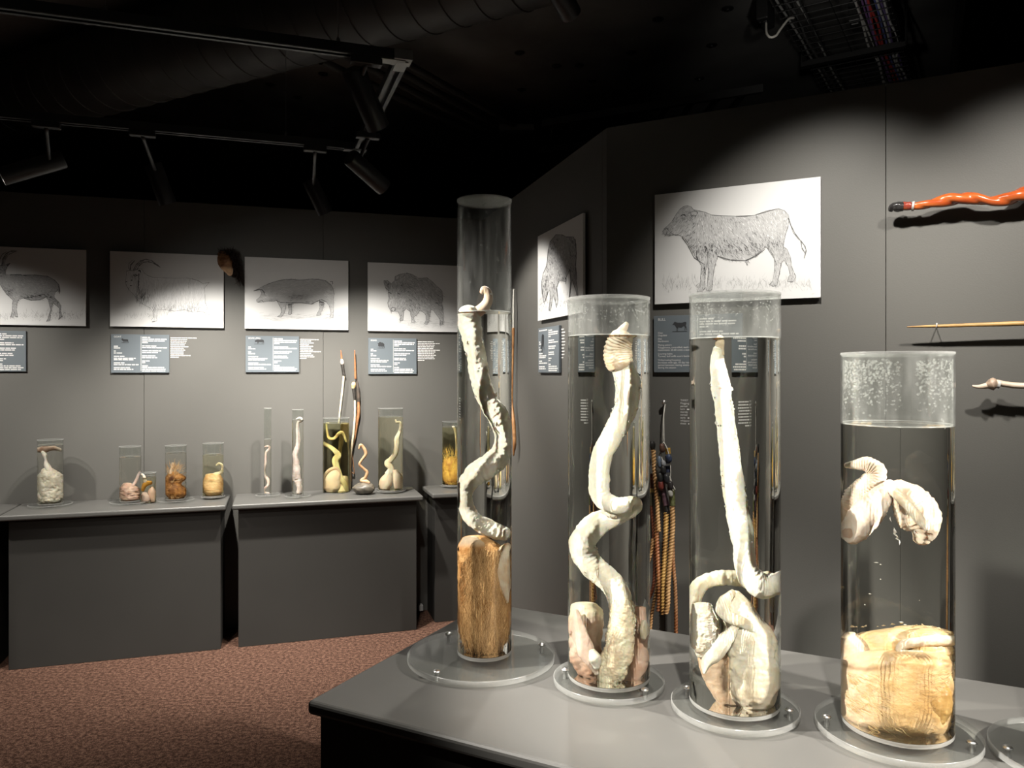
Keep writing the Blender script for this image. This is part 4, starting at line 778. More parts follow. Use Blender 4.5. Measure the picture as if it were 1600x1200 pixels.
poster('pencil drawing of a bristly wild boar facing forward', WL, 574.6, 409.6, False, (565, 400, 1477 / 160), boar, .40, [(380, 430, 35, 60, .22), (610, 430, 45, 45, .26), (700, 690, 60, 80, .12), (950, 870, 40, 90, .12), (580, 850, 40, 80, .1), (450, 650, 70, 70, -.24), (600, 640, 40, 60, -.22), (560, 480, 40, 30, -.1), (850, 480, 200, 60, -.10), (640, 330, 120, 40, -.06), (1100, 640, 40, 80, .1), (980, 560, 100, 100, -.02)],
       lambda x, y: .75 + .3 * math.sin(x / 90 + y / 130) if x > 640 else 1.7 + (x - 480) / 260, 2400,
       [([(390, 525), (415, 535), (430, 540)], 14, .05), ([(525, 540), (545, 548), (560, 550)], 14, .05), ([(420, 770), (440, 740), (480, 745), (490, 775), (455, 800), (420, 780)], 9, .12), ([(520, 800), (580, 760), (640, 700)], 9, .75), ([(560, 430), (600, 490), (590, 520)], 8, .75), ([(630, 530), (670, 500)], 8, .7)],
       (270, 1340, 910, 1040, 50, 260, True), 5, hairlen=42, spread=.17)
poster('pencil drawing of a shaggy grazing ox on the angled wall', WM, 840.2, 369.5, False, (810, 320, 643 / 150), ox, .36, [(230, 300, 30, 80, .1), (175, 540, 20, 60, .15), (320, 490, 20, 40, .2), (290, 300, 30, 80, -.08), (360, 330, 20, 120, .1), (200, 450, 20, 60, .12), (240, 560, 20, 60, .1)],
       lambda x, y: 1.5, 1300, [([(380, 230), (388, 320), (384, 420), (392, 500)], 5, .1), ([(200, 300), (190, 400), (165, 460)], 4, .15), ([(345, 430), (350, 520), (340, 620)], 5, .1)],
       (135, 410, 600, 740, 22, 160, False), 6, hairlen=16, spread=.1)

# ------------------------------------------------------------------ information panels and wall lettering
def text_mesh(mb, s, p, e1, size, n):
    cu = bpy.data.curves.new('t', 'FONT'); cu.body = s; cu.size = size; o = bpy.data.objects.new('t', cu)
    me = bpy.data.meshes.new_from_object(o)
    if me and len(me.vertices):
        mb.merge([p + e1 * v.co.x + UZ * v.co.y for v in me.vertices], [tuple(f.vertices) for f in me.polygons])
        wd = max(v.co.x for v in me.vertices)
    else: wd = 0
    bpy.data.objects.remove(o); bpy.data.curves.remove(cu)
    if me: bpy.data.meshes.remove(me)
    return wd
def bars(mb, p, e1, n, width, h, rr):
    x = 0
    while x < width - h:
        L = min(width - x, h * rr.uniform(1.6, 6)); 
        a = p + e1 * x; b = p + e1 * (x + L)
        mb.face([a, b, b + UZ * h, a + UZ * h]); x += L + h * .55
def panel(label, pl, u0, v0, u1, v1, title, blocks_l, blocks_r, icon=None, seed=0, w_fix=None):
    rr = random.Random(seed)
    A = pl.at(u0, v0, .014); B = pl.at(u1, v1, .014); W = w_fix or (B - A).dot(pl.e1); H = A.z - B.z
    ctr = A + pl.e1 * W / 2 - UZ * H / 2
    e = empty('info_panel', ctr, label, 'panel', None)
    m = MB(); m.box(ctr - pl.n * .006, pl.e1, pl.n, UZ, W / 2, .006, H / 2); bevel(m.build('board', M['slate'], e), .0008, 1)
    T = MB(); o = A + pl.n * .0008
    def at(fx, fy): return o + pl.e1 * (W * fx) - UZ * (H * fy)
    if title: text_mesh(T, title, at(.05, .085), pl.e1, H * .062, pl.n)
    for side, blocks in ((.05, blocks_l), (.53, blocks_r)):
        for it in blocks:
            if isinstance(it[1], str): text_mesh(T, it[1], at(side, it[0]), pl.e1, H * it[2], pl.n)
            else: bars(T, at(side, it[0]), pl.e1, pl.n, W * it[1], H * .026, rr)
    if blocks_r: 
        a = at(.508, .95); b = at(.508, .045); T.face([a, a + pl.e1 * .0016, b + pl.e1 * .0016, b])
    T.build('lettering', M['text'], e)
    if icon:
        pts, (fx, fy, fw) = icon; xs = [p[0] for p in pts]; ys = [p[1] for p in pts]; sc_ = W * fw / (max(xs) - min(xs))
        I = MB(); q = [Vector((x, y, 0)) for x, y in pts]
        for t in tessellate_polygon([q]): I.face([at(fx, fy) + pl.e1 * ((q[i].x - min(xs)) * sc_) - UZ * ((q[i].y - min(ys)) * sc_) for i in t])
        b = at(fx, fy) - UZ * ((max(ys) - min(ys)) * sc_); I.face([b, b + pl.e1 * W * fw, b + pl.e1 * W * fw - UZ * .002, b - UZ * .002])
        I.build('pictogram', M['icon'], e)
    return e
Lb = [(.325, .07), (.37, .13), (.45, .05), (.50, .14), (.585, .18), (.635, .37), (.675, .33), (.755, .18), (.80, .42), (.88, .29), (.925, .33)]
Rb = [(.09, .16), (.135, .43), (.18, .41), (.225, .10), (.31, .26), (.355, .43), (.44, .33), (.485, .28), (.57, .24), (.615, .26), (.70, .13), (.745, .08), (.83, .10), (.875, .38), (.92, .43), (.965, .40)]
panel('blue-grey text panel under the ibex drawing, cut by the photo edge', WL, -52, 516, 40.5, 580.5, '', Lb, Rb, None, 1)
panel('blue-grey text panel under the long-haired goat drawing', WL, 173.2, 522, 264.5, 582.5, 'GOAT', Lb, Rb, (goat, (.18, .11, .12)), 2)
panel('blue-grey text panel under the domestic pig drawing', WL, 383.7, 524.5, 467.3, 581.7, 'BOAR (PIG)', Lb, Rb, (pig, (.16, .1, .18)), 3)
panel('blue-grey text panel under the wild boar drawing', WL, 575.5, 528, 651, 584.5, 'BOAR', Lb, Rb, (boar, (.19, .11, .14)), 4)
panel('narrow-looking blue-grey text panel under the grazing ox drawing', WM, 841, 513.5, 873.3, 582.5, '', [(.07, .4)] + Lb, Rb, (ox, (.15, .14, .16)), 5)
panel('blue-grey text panel headed BULL under the bull drawing', WR, 1021.5, 494, 1160, 582, 'BULL', [
    (.315, 'Class', .042), (.36, 'Ungulate', .046), (.42, 'Diet', .042), (.465, 'Herbivore', .046), (.53, 'Mating pattern', .042), (.575, 'Polygamous, controlled, each male', .046), (.62, 'inseminates 20-60 cows a season', .046),
    (.685, 'Courting habits', .042), (.73, "Turned, bull sniffs cow's backside", .046), (.795, 'Virility/mating frequency', .042), (.84, 'Increases with age, 10 day resting', .046), (.885, 'period between mating sessions', .046), (.93, 'during the season', .046)], Rb, (bull, (.22, .11, .17)), 6)
def lettering(label, pl, u, v, lines, size_px, step_px, seed, group=None):
    rr = random.Random(seed); o = pl.at(u, v, .0006); k = o.y / FPX; T = MB()
    for i, ln in enumerate(lines):
        p = o - UZ * (step_px * k * i)
        if isinstance(ln, tuple): wd = text_mesh(T, ln[0], p - UZ * size_px * k, pl.e1, size_px * k * 1.25, pl.n); bars(T, p - UZ * size_px * k + pl.e1 * (wd + .008), pl.e1, pl.n, ln[1] * k - wd, size_px * k * .6, rr)
        else: bars(T, p - UZ * size_px * k, pl.e1, pl.n, ln * k, size_px * k * .62, rr)
    ob = T.build('wall_lettering', M['text'], loc=o); tag(ob, label, 'lettering', group)
lettering('block of small white lettering right of the goat panel', WL, 266.5, 526.5, [38, 24, 23, 22, 21, 27, 19, 21, 19, 19, 29, 13], 2.0, 2.75, 21)
lettering('block of small white lettering right of the pig panel', WL, 468.5, 529, [30, 17, 21, 15, 20, 17, 20, 32, 17, 20, 22, 10], 2.0, 2.7, 22)
lettering('block of small white lettering right of the wild boar panel', WL, 652.5, 532.5, [26, 35, 27, 26, 26, 37, 29, 26, 29, 26, 27, 11], 2.0, 2.65, 23)
lettering('block of small white lettering right of the grazing ox panel', WM, 876, 513, [15, 20, 17, 16, 20, 18, 15, 17, 16, 12], 2.6, 4.9, 24)
lettering('column of white lettering beside the hanging whips', WR, 1063, 623.5, [('TWIST', 62), ('Flogging', 62), ('period', 64), ('turn', 60), ('merely', 63), ('sorted', 64), ('early', 60), ('whipped', 63), ('these', 30)], 3.4, 4.5, 25)

# ------------------------------------------------------------------ hanging whips on the right wall
hk = empty('wall_hook', WR.at(1040, 628, .02), 'small steel wall hook with a white cord loop above the braided whips', 'hook')
n_ = WR.n
ax = (WR.e1, UZ, n_)
V, F = lathe(WR.at(1040, 628, .0), [(.004, 0), (.004, .02), (.009, .021), (.01, .026), (.006, .031), (.0005, .032)], 16, ax); add('stud', V, F, M['chrome'], hk, smooth=True)
def wr(u, v, off, r): 
    p = WR.at(u, v, off); return (p.x, p.y, p.z, r)
V, F = sweep3([wr(1039, 630, .026, .0014), (wr(1036.5, 650, .03, .0012)), wr(1036, 690, .035, .0012)], 20, 6); add('cord', V, F, M['thread'], hk, smooth=True)
V, F = sweep3([wr(1040, 631, .022, .0012), (wr(1037.5, 650, .03, .0012)), wr(1038, 690, .035, .0012)], 20, 6); add('cord', V, F, M['thread'], hk, smooth=True)
def rope(label, c1, c2, pts, r, grips=(), off=.05, braid=True):
    e = empty('braided_whip', WR.at(pts[0][0], pts[0][1], off), label, 'whip', None)
    rows = [wr(p[0], p[1], p[2] if len(p) > 2 else off, r * (p[3] if len(p) > 3 else 1)) for p in pts]
    n = 150
    V, F = sweep3(rows, n, 14, rope=2, twist=2 * math.pi / .024, amp=.55)
    C = [mix(c1, c2, min(1, max(0, .5 + .9 * noise.fractal(Vector((p.x * 20, p.y * 20, p.z * 8)), 1, 2, 3)))) for p in V]
    add('lash', V, F, M['obj'], e, smooth=True, cols=C)
    for nm, col_, gp, gr in grips:
        V, F = sweep3([wr(q[0], q[1], q[2] if len(q) > 2 else off, gr * (q[3] if len(q) > 3 else 1)) for q in gp], 24, 14, namp=.2, nscale=60)
        add(nm, V, F, M['obj'], e, smooth=True, cols=[mix(col_, tuple(x * .6 for x in col_), min(1, max(0, .5 + noise.noise(p * 90)))) for p in V])
    return e
OR1 = (.38, .17, .06); OR2 = (.24, .085, .03); TN1 = (.56, .34, .15); TN2 = (.34, .175, .065); RD1 = (.28, .09, .04); RD2 = (.14, .04, .02)
rope('braided tan whip with a flared black knob on top, leftmost of the bundle', TN1, TN2, [(1021, 703), (1022, 730), (1025, 765), (1027, 795), (1029, 830)], .0075, [('knob', BLK, [(1018.5, 689, .05, .9), (1018.5, 694, .05, 1.3), (1019.5, 700, .05, .9), (1020.5, 704, .05, .5)], .010), ('collar', (.5, .28, .10), [(1020, 703), (1021.5, 722)], .0075)], .06)
rope('dark red braided whip with curved lash, behind at left of the bundle', RD1, RD2, [(1018, 740), (1018, 790), (1021, 830), (1023, 880), (1021, 915), (1014, 935)], .006, [('grip', (.10, .09, .05), [(1018, 768), (1018, 790)], .0075), ('collar', (.6, .42, .12), [(1018, 763), (1018, 769)], .008)], .035)
rope('orange-red braided whip below a mossy green grip, in the bundle middle', OR1, RD1, [(1027, 804), (1026, 840), (1028, 880), (1030, 920), (1029, 955)], .0085, [('grip', (.16, .14, .07), [(1028, 782), (1027.5, 804)], .0095), ('collar', (.62, .45, .14), [(1028, 776), (1028, 783)], .009)], .05)
rope('golden ochre braided whip hanging from a black-banded purple grip', (.60, .36, .11), OR2, [(1041, 800), (1040, 840), (1038, 880), (1036, 920), (1036, 960)], .0085, [('grip', (.15, .08, .10), [(1034, 758), (1038, 775), (1041, 790)], .0105), ('red_patch', (.34, .07, .05), [(1034.5, 752), (1036, 764)], .0085), ('band', BLK, [(1041, 788), (1041.5, 802)], .0095)], .055)
rope('pale tan thick braided whip with an olive grip and cut end', TN1, TN2, [(1050, 790), (1051, 820), (1048, 860), (1044, 910), (1043, 945), (1040, 958)], .0085, [('grip', (.14, .15, .06), [(1049, 765), (1051, 790)], .011), ('blue_bead', (.04, .05, .10), [(1043, 728), (1044, 738)], .009), ('black_bead', BLK, [(1045, 744), (1047, 765)], .009), ('ochre_bead', (.5, .3, .06), [(1043, 700), (1044, 709)], .0105), ('grey_bead', (.25, .28, .32), [(1034, 728), (1039, 737)], .009), ('blue_band', (.05, .06, .10), [(1043, 712), (1043.5, 724)], .0085)], .06)
rope('thin brown braided whip hanging lowest at right of the bundle', (.44, .25, .12), OR2, [(1051, 840), (1052, 880), (1055, 920), (1056, 960), (1056, 1000), (1056, 1030)], .0065, [], .03)
rope('two-tone thin braided lash curving out low at the bundle left', TN1, TN2, [(1030, 890), (1026, 920), (1020, 950), (1016, 980), (1014, 1010)], .0062, [], .04)
rope('short pale braided lash end sticking out left behind the second jar', TN1, TN2, [(1020, 842), (1018, 860), (1014, 875), (1010, 886)], .006, [], .045)
te = empty('cord_loops', WR.at(1038, 700, .06), 'white cord loops, tassels and dark beads tying the whips together', 'cord')
for pts in ([(1037, 690), (1032, 705), (1036, 722), (1041, 742), (1044, 752)], [(1037, 690), (1042, 700), (1046, 715), (1048, 735), (1047, 748)], [(1034, 694), (1028, 720), (1026, 732)], [(1047, 744), (1050, 755), (1055, 765)], [(1046, 744), (1049, 758), (1052, 767)], [(1042, 746), (1041, 760), (1043, 768)]):
    V, F = sweep3([wr(a, b, .072, .0016) for a, b in pts], 24, 6); add('strand', V, F, M['thread'], te, smooth=True)

for cc, (u, v), r_, dv in (((.03, .03, .03), (1036, 734), .010, 6), ((.03, .03, .035), (1041, 748), .011, 7), ((.025, .025, .025), (1031, 746), .011, 7), ((.16, .20, .26), (1030, 722), .008, 9), ((.05, .07, .13), (1045, 716), .010, 5), ((.35, .36, .38), (1036, 724), .009, 4), ((.45, .44, .40), (1047, 771), .009, 4), ((.20, .04, .03), (1032, 758), .010, 7), ((.035, .03, .03), (1047, 758), .010, 6), ((.12, .06, .04), (1034, 700), .010, 6)):
    V, F = sweep3([wr(u, v - dv, .075, r_ * .5), wr(u, v - dv * .6, .078, r_), wr(u + 1, v + dv * .6, .078, r_), wr(u + 1, v + dv, .075, r_ * .5)], 16, 12)
    add('bead', V, F, M['obj'], te, smooth=True, cols=[mix(cc, tuple(x * .6 for x in cc), min(1, max(0, .5 + noise.noise(p * 90)))) for p in V])
# ------------------------------------------------------------------ sticks on the right wall
def stick(name, label, rows, c1, c2, parts, rope_=0, twist=0, amp=0, seg=18, n=110, mat='obj'):
    e = empty(name, WR.at(rows[0][0], rows[0][1], rows[0][2]), label, 'stick')
    V, F = sweep3([wr(*r) for r in rows], n, seg, rope=rope_, twist=twist, amp=amp, namp=.06, nscale=30)
    add('shaft', V, F, M[mat], e, smooth=True, cols=[mix(c1, c2, min(1, max(0, .5 + .9 * noise.fractal(Vector((p.x * 8, p.y * 8, p.z * 60)), 1, 2, 3)))) for p in V])
    for nm, cc, pr, m_ in parts:
        V, F = sweep3([wr(*r) for r in pr], 24, 16, namp=.12, nscale=80); add(nm, V, F, M[m_], e, smooth=True, cols=[mix(cc, tuple(x * .6 for x in cc), min(1, max(0, .5 + noise.noise(p * 120)))) for p in V])
    return e
M['gloss'] = princ('varnished_hide', (.4, .1, .02), .18, attr=True, spec=.6, coat=.6)
stick('twisted_stick', 'thick varnished red-orange twisted stick with a black knob on the wall', [(1410, 324, .06, .010), (1432, 322, .06, .011), (1455, 318, .06, .015), (1490, 311, .06, .019), (1520, 310, .06, .017), (1550, 314, .06, .015), (1575, 311, .06, .019), (1610, 302, .06, .022), (1700, 308, .06, .02), (1800, 296, .06, .022)], (.50, .12, .025), (.30, .045, .012), [('knob', (.035, .033, .033), [(1391, 330, .055, .006), (1394, 325, .06, .013), (1402, 323, .06, .017), (1412, 323, .06, .015)], 'gloss'), ('band', (.30, .05, .03), [(1411, 322, .06, .014), (1424, 322, .06, .014)], 'gloss'), ('ring', (.5, .5, .48), [(1425, 322, .06, .0165), (1428.5, 322, .06, .0165)], 'obj')], 2, 40, .35, mat='gloss')
stick('pointed_stick', 'thin golden bamboo-like pointed stick on the wall below the red one', [(1417, 511, .05, .0015), (1430, 510.5, .05, .003), (1470, 509.5, .05, .005), (1530, 507.5, .05, .0065), (1610, 505, .05, .0075), (1760, 501, .05, .008)], (.46, .28, .10), (.26, .12, .035), [('hook', (.8, .78, .72), [(1463, 512, 0, .002), (1463, 512, .05, .002), (1464, 505, .056, .002)], 'obj')], seg=12)
stick('bone_stick', 'pale bony stick with a knotted head, lowest on the right wall', [(1519, 603, .06, .003), (1530, 604.5, .06, .007), (1545, 602, .06, .010), (1556, 598, .06, .010), (1575, 601, .06, .0095), (1605, 603, .06, .0095), (1750, 606, .06, .0095)], (.72, .60, .48), (.52, .40, .30), [('knot', (.52, .38, .28), [(1542, 602, .06, .010), (1551, 600, .06, .020), (1558, 600, .06, .012)], 'obj'), ('tie', (.6, .6, .58), [(1559, 600, .06, .0135), (1563, 601, .06, .0135)], 'obj')], seg=12)
# dried stick hung on the middle wall beside the tallest jar
def wm(u, v, off, r):
    p = WM.at(u, v, off); return (p.x, p.y, p.z, r)
he = empty('hanging_stick', WM.at(803, 500, .03), 'slim dried brown stick hanging by a white cord beside the tallest jar', 'stick')
V, F = lathe(WM.at(804, 452, 0), [(.003, 0), (.003, .02), (.006, .021), (.006, .024), (.0005, .026)], 12, (WM.e1, UZ, WM.n)); add('stud', V, F, M['chrome'], he, smooth=True)
V, F = sweep3([wm(802.5, 452, .024, .0035), wm(802, 480, .03, .0045), wm(802, 514, .03, .0045)], 16, 8); add('cord', V, F, M['thread'], he, smooth=True)
V, F = sweep3([wm(802, 512, .03, .008), wm(801.5, 550, .03, .006), wm(800.5, 600, .03, .0055), wm(800, 630, .03, .007), wm(802.5, 660, .03, .0105), wm(804, 690, .03, .010), wm(803, 705, .03, .007), wm(802.5, 712, .03, .003)], 70, 12, namp=.12, nscale=40)
add('shaft', V, F, M['obj'], he, smooth=True, cols=[mix((.42, .22, .09), (.24, .11, .045), min(1, max(0, .5 + .9 * noise.fractal(p * 40, 1, 2, 3)))) for p in V])

# ------------------------------------------------------------------ ceiling: track, lamps, duct, trays
TZ = 2.5
def tpt(u, v): D = (TZ - EYE) * FPX / (V0 - v); return Vector(((u - U0) / FPX * D, D, TZ))
tA = tpt(-60, 8); tB = tpt(628, 97); dA = (tB - tA).normalized(); tS = Vector((-dA.y, dA.x, 0)); tC = tB + tS * 1.05; tD = tC - dA * 2.9
tr = empty('lighting_track', tB, 'black suspended lighting track running along the ceiling in a rectangle', 'track')
def channel(a, b, name='rail'):
    d = (b - a).normalized(); s = Vector((-d.y, d.x, 0)); L = (b - a).length; c = (a + b) / 2
    m = MB(); m.box(c + UZ * .028, d, s, UZ, L / 2, .0225, .003)
    for q in (-1, 1):
        m.box(c + s * (.020 * q) + UZ * .013, d, s, UZ, L / 2, .0025, .0130); m.box(c + s * (.014 * q), d, s, UZ, L / 2, .006, .0012)
    return m.build(name, M['black'], tr)
channel(tA, tB - dA * .03); channel(tB + tS * .03, tC - tS * .03); channel(tC - dA * .03, tD)
for c in (tB, tC):
    m = MB(); m.box(c + UZ * .014, dA, tS, UZ, .03, .03, .016); m.box(c - UZ * .003 - dA * .03 + tS * .0, dA, tS, UZ, .04, .02, .0015); m.box(c - UZ * .0035 + tS * .03, dA, tS, UZ, .02, .04, .0015); bevel(m.build('corner_joint', M['greym'] if c is tB else M['black'], tr), .001, 1)
def wire(p, top=CEIL):
    V, F = lathe((p.x, p.y, 0), [(.0012, p.z), (.0012, top)], 6); add('suspension_wire', V, F, M['greym'], tr)
    V, F = lathe((p.x, p.y, 0), [(.0005, p.z), (.006, p.z + .001), (.006, p.z + .018), (.0015, p.z + .022)], 10); add('wire_grip', V, F, M['greym'], tr)
for u in (140, 513):
    k = min(1, max(0, (u + 60) / 688)); wire(tA.lerp(tB, k) + UZ * .03)
q = tC - dA * .32; wire(q + UZ * .03)
q = tC - dA * 2.0; wire(q + UZ * .03)
def lamp(label, rear, front, hang, r=.039, energy=0, tgt=None, angle=70, blend=.5, yoke=True):
    rear = Vector(rear); front = Vector(front); d = (front - rear).normalized(); e1, e2, e3 = axes_from(d); L = (front - rear).length
    e = empty('spotlight', rear, label, 'spotlight', None)
    V, F = lathe(rear, [(.0005, -.004), (r * .9, -.004), (r, .002), (r, L), (r - .003, L), (r - .004, L - .02)], 32, (e1, e2, e3)); add('housing', V, F, M['black'], e, smooth=True, sharp=math.radians(40))
    V, F = lathe(rear, [(.0005, L - .022), (r - .004, L - .022)], 24, (e1, e2, e3)); add('lens', V, F, M['lamp'], e)
    hang = Vector(hang); mid = rear + d * (L * .22)
    m = MB(); ad = (hang - mid)
    top = Vector((hang.x, hang.y, hang.z - .02))
    V, F = sweep3([(*mid, .008), (*mid.lerp(top, .5), .008), (*top, .008)], 8, 10); m.merge(V, F)
    m.build('stem', M['black'], e, smooth=True)
    m = MB(); m.box(hang - UZ * .012, dA, tS, UZ, .05, .017, .012); bevel(m.build('track_adapter', M['black'], e), .003, 2)
    if energy: 
        t = Vector(tgt) if tgt is not None else front + d
        spot('lamp_or_fill_light', front + d * .012, t, energy, angle, blend, .028)
def on_rail(p):
    k = (Vector((p.x, p.y, TZ)) - tC).dot(dA); return tC + dA * k
lamp('large black spotlight tube hanging under the track corner', P(552, 109, 2.50), P(591, 199, 2.62), tpt(572, 90), energy=60, tgt=(.13, 3.65, 1.0), angle=56)
lamp('black spotlight tube on the side rail, pointing down to the right', P(548, 246, 3.25), P(599, 292, 3.40), tB + tS * .78, energy=90, tgt=(.10, 3.90, 1.40), angle=74)
lamp('black spotlight tube on the rear rail above the goat drawing', P(239, 257, 3.53), P(262, 318, 3.60), on_rail(P(239, 257, 3.53)), energy=275, tgt=WL.at(372, 860), angle=96, blend=1)
lamp('black spotlight tube on the rear rail above the pig drawing', P(484, 282, 3.74), P(509, 333, 3.80), on_rail(P(484, 282, 3.74)), energy=275, tgt=WL.at(624, 860), angle=96, blend=1)
lamp('black spotlight tube lying almost level at the far left', P(98, 249, 3.35), P(2, 276, 3.24), on_rail(P(98, 249, 3.35)), energy=20, tgt=(-3.1, 3.9, 1.2), angle=70)
# duct
dd = Vector((.882, -.471, 0)); dp = P(130, 190, 4.25); dc = Vector((dp.x, dp.y, 0)); ds = Vector((.471, .882, 0)); dr = .215; dz = 2.92 + dr
de = empty('air_duct', (dc.x, dc.y, dz), 'fat black spiral air duct crossing the ceiling', 'duct')
o_ = Vector((dc.x, dc.y, dz)) + ds * .02
V, F = lathe(o_, [(dr, -1.6), (dr, 4.2)], 48, (ds, UZ, dd)); add('pipe', V, F, M['duct'], de, smooth=True)
V0_, F0_ = lathe((0, 0, 0), [(dr + .0005, -.004), (dr + .005, -.002), (dr + .005, .002), (dr + .0005, .004)], 48, (ds, UZ, dd))
rm = None
for k in range(38):
    base = o_ + dd * (-1.5 + k * .145)
    if rm is None:
        ob = add('seam', [p + base for p in V0_], F0_, M['duct'], de, smooth=True, loc=base); rm = ob.data
    else:
        ob = bpy.data.objects.new('seam', rm); col.objects.link(ob); ob.parent = de; ob.location = base - wloc(de)
# small lamp clamped at duct, top middle
lamp('black spotlight partly cut by the top photo edge, beside the duct', P(868, -22, 2.75), P(892, 22, 2.85), P(872, -30, 2.75), r=.04, energy=0)
# cable tray
ct = empty('cable_tray', P(1265, 60, 4.0), 'black wire cable tray on the ceiling carrying coloured cables', 'tray')
tu = Vector((.53, .848, 0)); tv = Vector((.848, -.53, 0)); tz = 3.16
def cp(u, v): D = (tz - EYE) * FPX / (V0 - v); return Vector(((u - U0) / FPX * D, D, tz))
t0 = cp(1205, 0); wdt = .44
def tp(a, b, z=0): return t0 + tu * a + tv * b + UZ * z
m = MB()
for b in (0, .11, .22, .33, .44): 
    V, F = sweep3([(*tp(-.22, b), .003), (*tp(3.2, b), .003)], 2, 5); m.merge(V, F)
for k in range(48):
    V, F = sweep3([(*tp(-.22 + k * .072, -.01), .003), (*tp(-.22 + k * .072, .45), .003)], 2, 5); m.merge(V, F)
for b in (0, .44):
    for zz in (.03, .06):
        V, F = sweep3([(*tp(-.22, b, zz), .003), (*tp(3.2, b, zz), .003)], 2, 5); m.merge(V, F)
m.build('wire_basket', M['black'], ct)
for a in (.80, 2.0):
    m = MB(); m.box(tp(a, .22, -.018), tu, tv, UZ, .02, .25, .012); m.build('bracket', M['black'], ct)
    for b in (-.03, .47):
        V, F = lathe(tp(a, b, 0), [(.005, -.02), (.005, CEIL - tz)], 8); add('hanger', V, F, M['black'], ct)
cabs = [((.35, .35, .34), .02), ((.05, .05, .05), .035), ((.12, .12, .12), .05), ((.04, .04, .04), .065), ((.45, .45, .43), .085), ((.05, .05, .05), .10), ((.85, .84, .8), .305), ((.75, .74, .7), .318), ((.30, .16, .40), .331), ((.34, .20, .46), .344), ((.70, .08, .07), .357), ((.75, .10, .09), .370), ((.15, .18, .46), .383), ((.85, .85, .83), .396), ((.22, .16, .38), .409), ((.8, .8, .78), .421)]
for i, (c_, b) in enumerate(cabs):
    rr = random.Random(i); rows = []
    for k in range(14):
        p = tp(-.22 + k * .26, b + rr.gauss(0, .006), .012 + rr.uniform(0, .012)); rows.append((*p, .006))
    V, F = sweep3(rows, 56, 6); add('cable', V, F, M['obj'], ct, smooth=True, cols=[c_] * len(V))
rows = [(*P(u, v, D), .0055) for u, v, D in ((1240, 28, 3.6), (1232, 30, 3.56), (1220, 45, 3.52), (1212, 56, 3.5), (1203, 58, 3.5), (1198, 52, 3.52), (1197, 44, 3.55), (1197, 36, 3.58))]
V, F = sweep3(rows, 50, 8); o = add('loose_cable', V, F, M['thread'], None, smooth=True, loc=P(1220, 45, 3.55)); tag(o, 'loose white cable looping out of the ceiling cable tray', 'cable')
for u, v, lb in ((1196, 22, 'black junction block at the left side of the cable tray'), (1338, 25, 'black junction block at the right side of the cable tray')):
    p = P(u, v, 3.75); m = MB(); m.box(p, tu, tv, UZ, .07, .028, .05); m.box(p - UZ * .055, tu, tv, UZ, .05, .02, .006); e = m.build('junction_block', M['black'], loc=p); bevel(e, .006, 2); tag(e, lb, 'bracket')
# parallel conduits right of the track corner
for k, (a, b) in enumerate((((622, 92), (806, 196)), ((612, 104), (790, 205)), ((602, 120), (776, 212)), ((592, 138), (760, 218)))):
    z = 3.2; f_ = lambda u, v: Vector(((u - U0) / FPX * ((z - EYE) * FPX / (V0 - v)), (z - EYE) * FPX / (V0 - v), z))
    A = f_(*a); B = f_(*b); A = A + (A - B) * .4
    V, F = sweep3([(*A, .022), (*B, .022)], 2, 12); ob = add('conduit', V, F, M['duct'], None, smooth=True, loc=(A + B) / 2, sharp=.7)
    tag(ob, ('topmost', 'second from the top', 'third from the top', 'lowest')[k] + ' of four parallel black ceiling conduits beside the track corner', 'conduit', 'parallel conduits on the ceiling')
m = MB(); p = f_(807, 196); m.box(p - UZ * .02, UX, UY, UZ, .12, .03, .02); ob = m.build('conduit_clamp', M['greym'], loc=p); tag(ob, 'grey clamp at the far end of the ceiling conduits', 'clamp')
# box duct at the top right
zc = CEIL - .30
m = MB(); p = P(1690, 20, 3.5); m.box((p.x, p.y + .15, CEIL - .18), WR.e1, WR.n, UZ, .42, 1.1, .179); ob = m.build('box_duct', M['duct'], loc=(p.x, p.y, CEIL - .18)); bevel(ob, .006, 2); tag(ob, 'rectangular black box duct at the top right of the ceiling', 'duct')
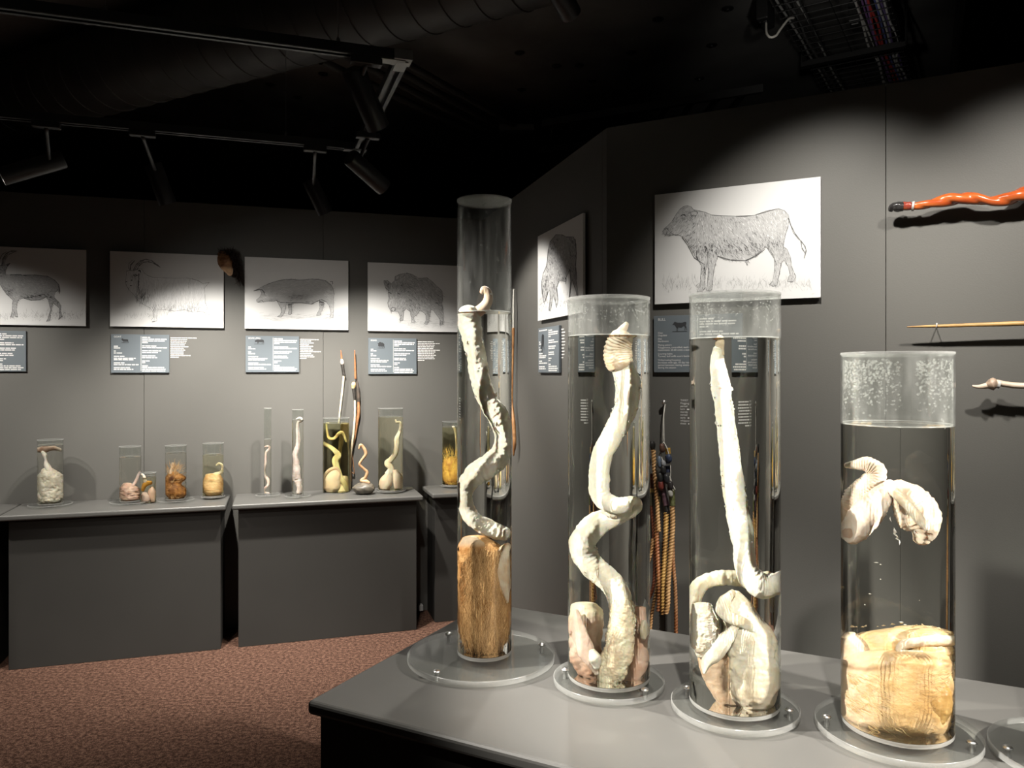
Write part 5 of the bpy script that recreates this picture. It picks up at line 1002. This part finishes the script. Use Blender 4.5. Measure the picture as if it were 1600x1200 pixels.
# ceiling washers
for u, v in ((905, 102), (870, 103), (812, 82), (1028, 30), (1112, 70), (1137, 13), (925, 127), (815, 140), (905, 172), (1093, 122), (987, 82), (422, 132), (465, 152), (480, 186), (522, 200), (325, 228), (240, 182), (505, 115), (375, 158)):
    D = (CEIL - EYE) * FPX / (V0 - v); p = Vector(((u - U0) / FPX * D, D, CEIL))
    V, F = lathe(p, [(.030, 0), (.030, -.004), (.024, -.007), (.012, -.007), (.010, -.014), (.0005, -.015)], 20); F = [tuple(reversed(f)) for f in F]
    ob = add('ceiling_washer', V, F, M['black'], None, smooth=True, loc=p, sharp=.6); tag(ob, 'round black washer fixing on the dark ceiling boards', 'fixing', 'washers dotted over the ceiling')
# low dark trays beyond the partition
m = MB(); 
for k in range(9):
    p = Vector((.25 + k * .12, 4.75 - k * .06, 2.95)); m.box(p, UX, UY, UZ, .012, .30, .012)
for q in (-.28, .28): m.box(Vector((.73, 4.5 + q, 2.95)), Vector((.894, -.447, 0)), UY, UZ, .62, .014, .02)
ob = m.build('ladder_tray', M['black'], loc=(.7, 4.5, 2.95)); tag(ob, 'dark ladder tray above the angled wall', 'tray')
ob = None
p = P(978, 172, 5.4); p.z = CEIL
V, F = lathe(p, [(.03, 0), (.03, -.006), (.012, -.008), (.012, -.03), (.006, -.034), (.006, -.055), (.022, -.056), (.022, -.059), (.0005, -.060)], 16); F = [tuple(reversed(f)) for f in F]
M['brass'] = princ('copper_brass', (.72, .36, .18), .3, metal=1)
tag(add('sprinkler_head', V, F, M['brass'], None, smooth=True, loc=p, sharp=.6), 'small coppery sprinkler head on the ceiling above the wall corner', 'sprinkler')
p = P(657, 952, 4.78); p.z = .03; m = MB(); m.box(p, aL, bL, UZ, .014, .02, .018); m.box(p + UZ * .02, aL, bL, UZ, .008, .012, .004); o = m.build('plug_block', M['white'], loc=p); bevel(o, .003, 2); tag(o, 'tiny pale plug block near the floor in the cabinet gap', 'plug')
for o in col.objects:
    if o.type == 'MESH' and o.name.split('.')[0] in ('top', 'panel', 'board', 'floor', 'body', 'drawing', 'rock', 'foot', 'hide'): o.cycles.is_caustics_receiver = True
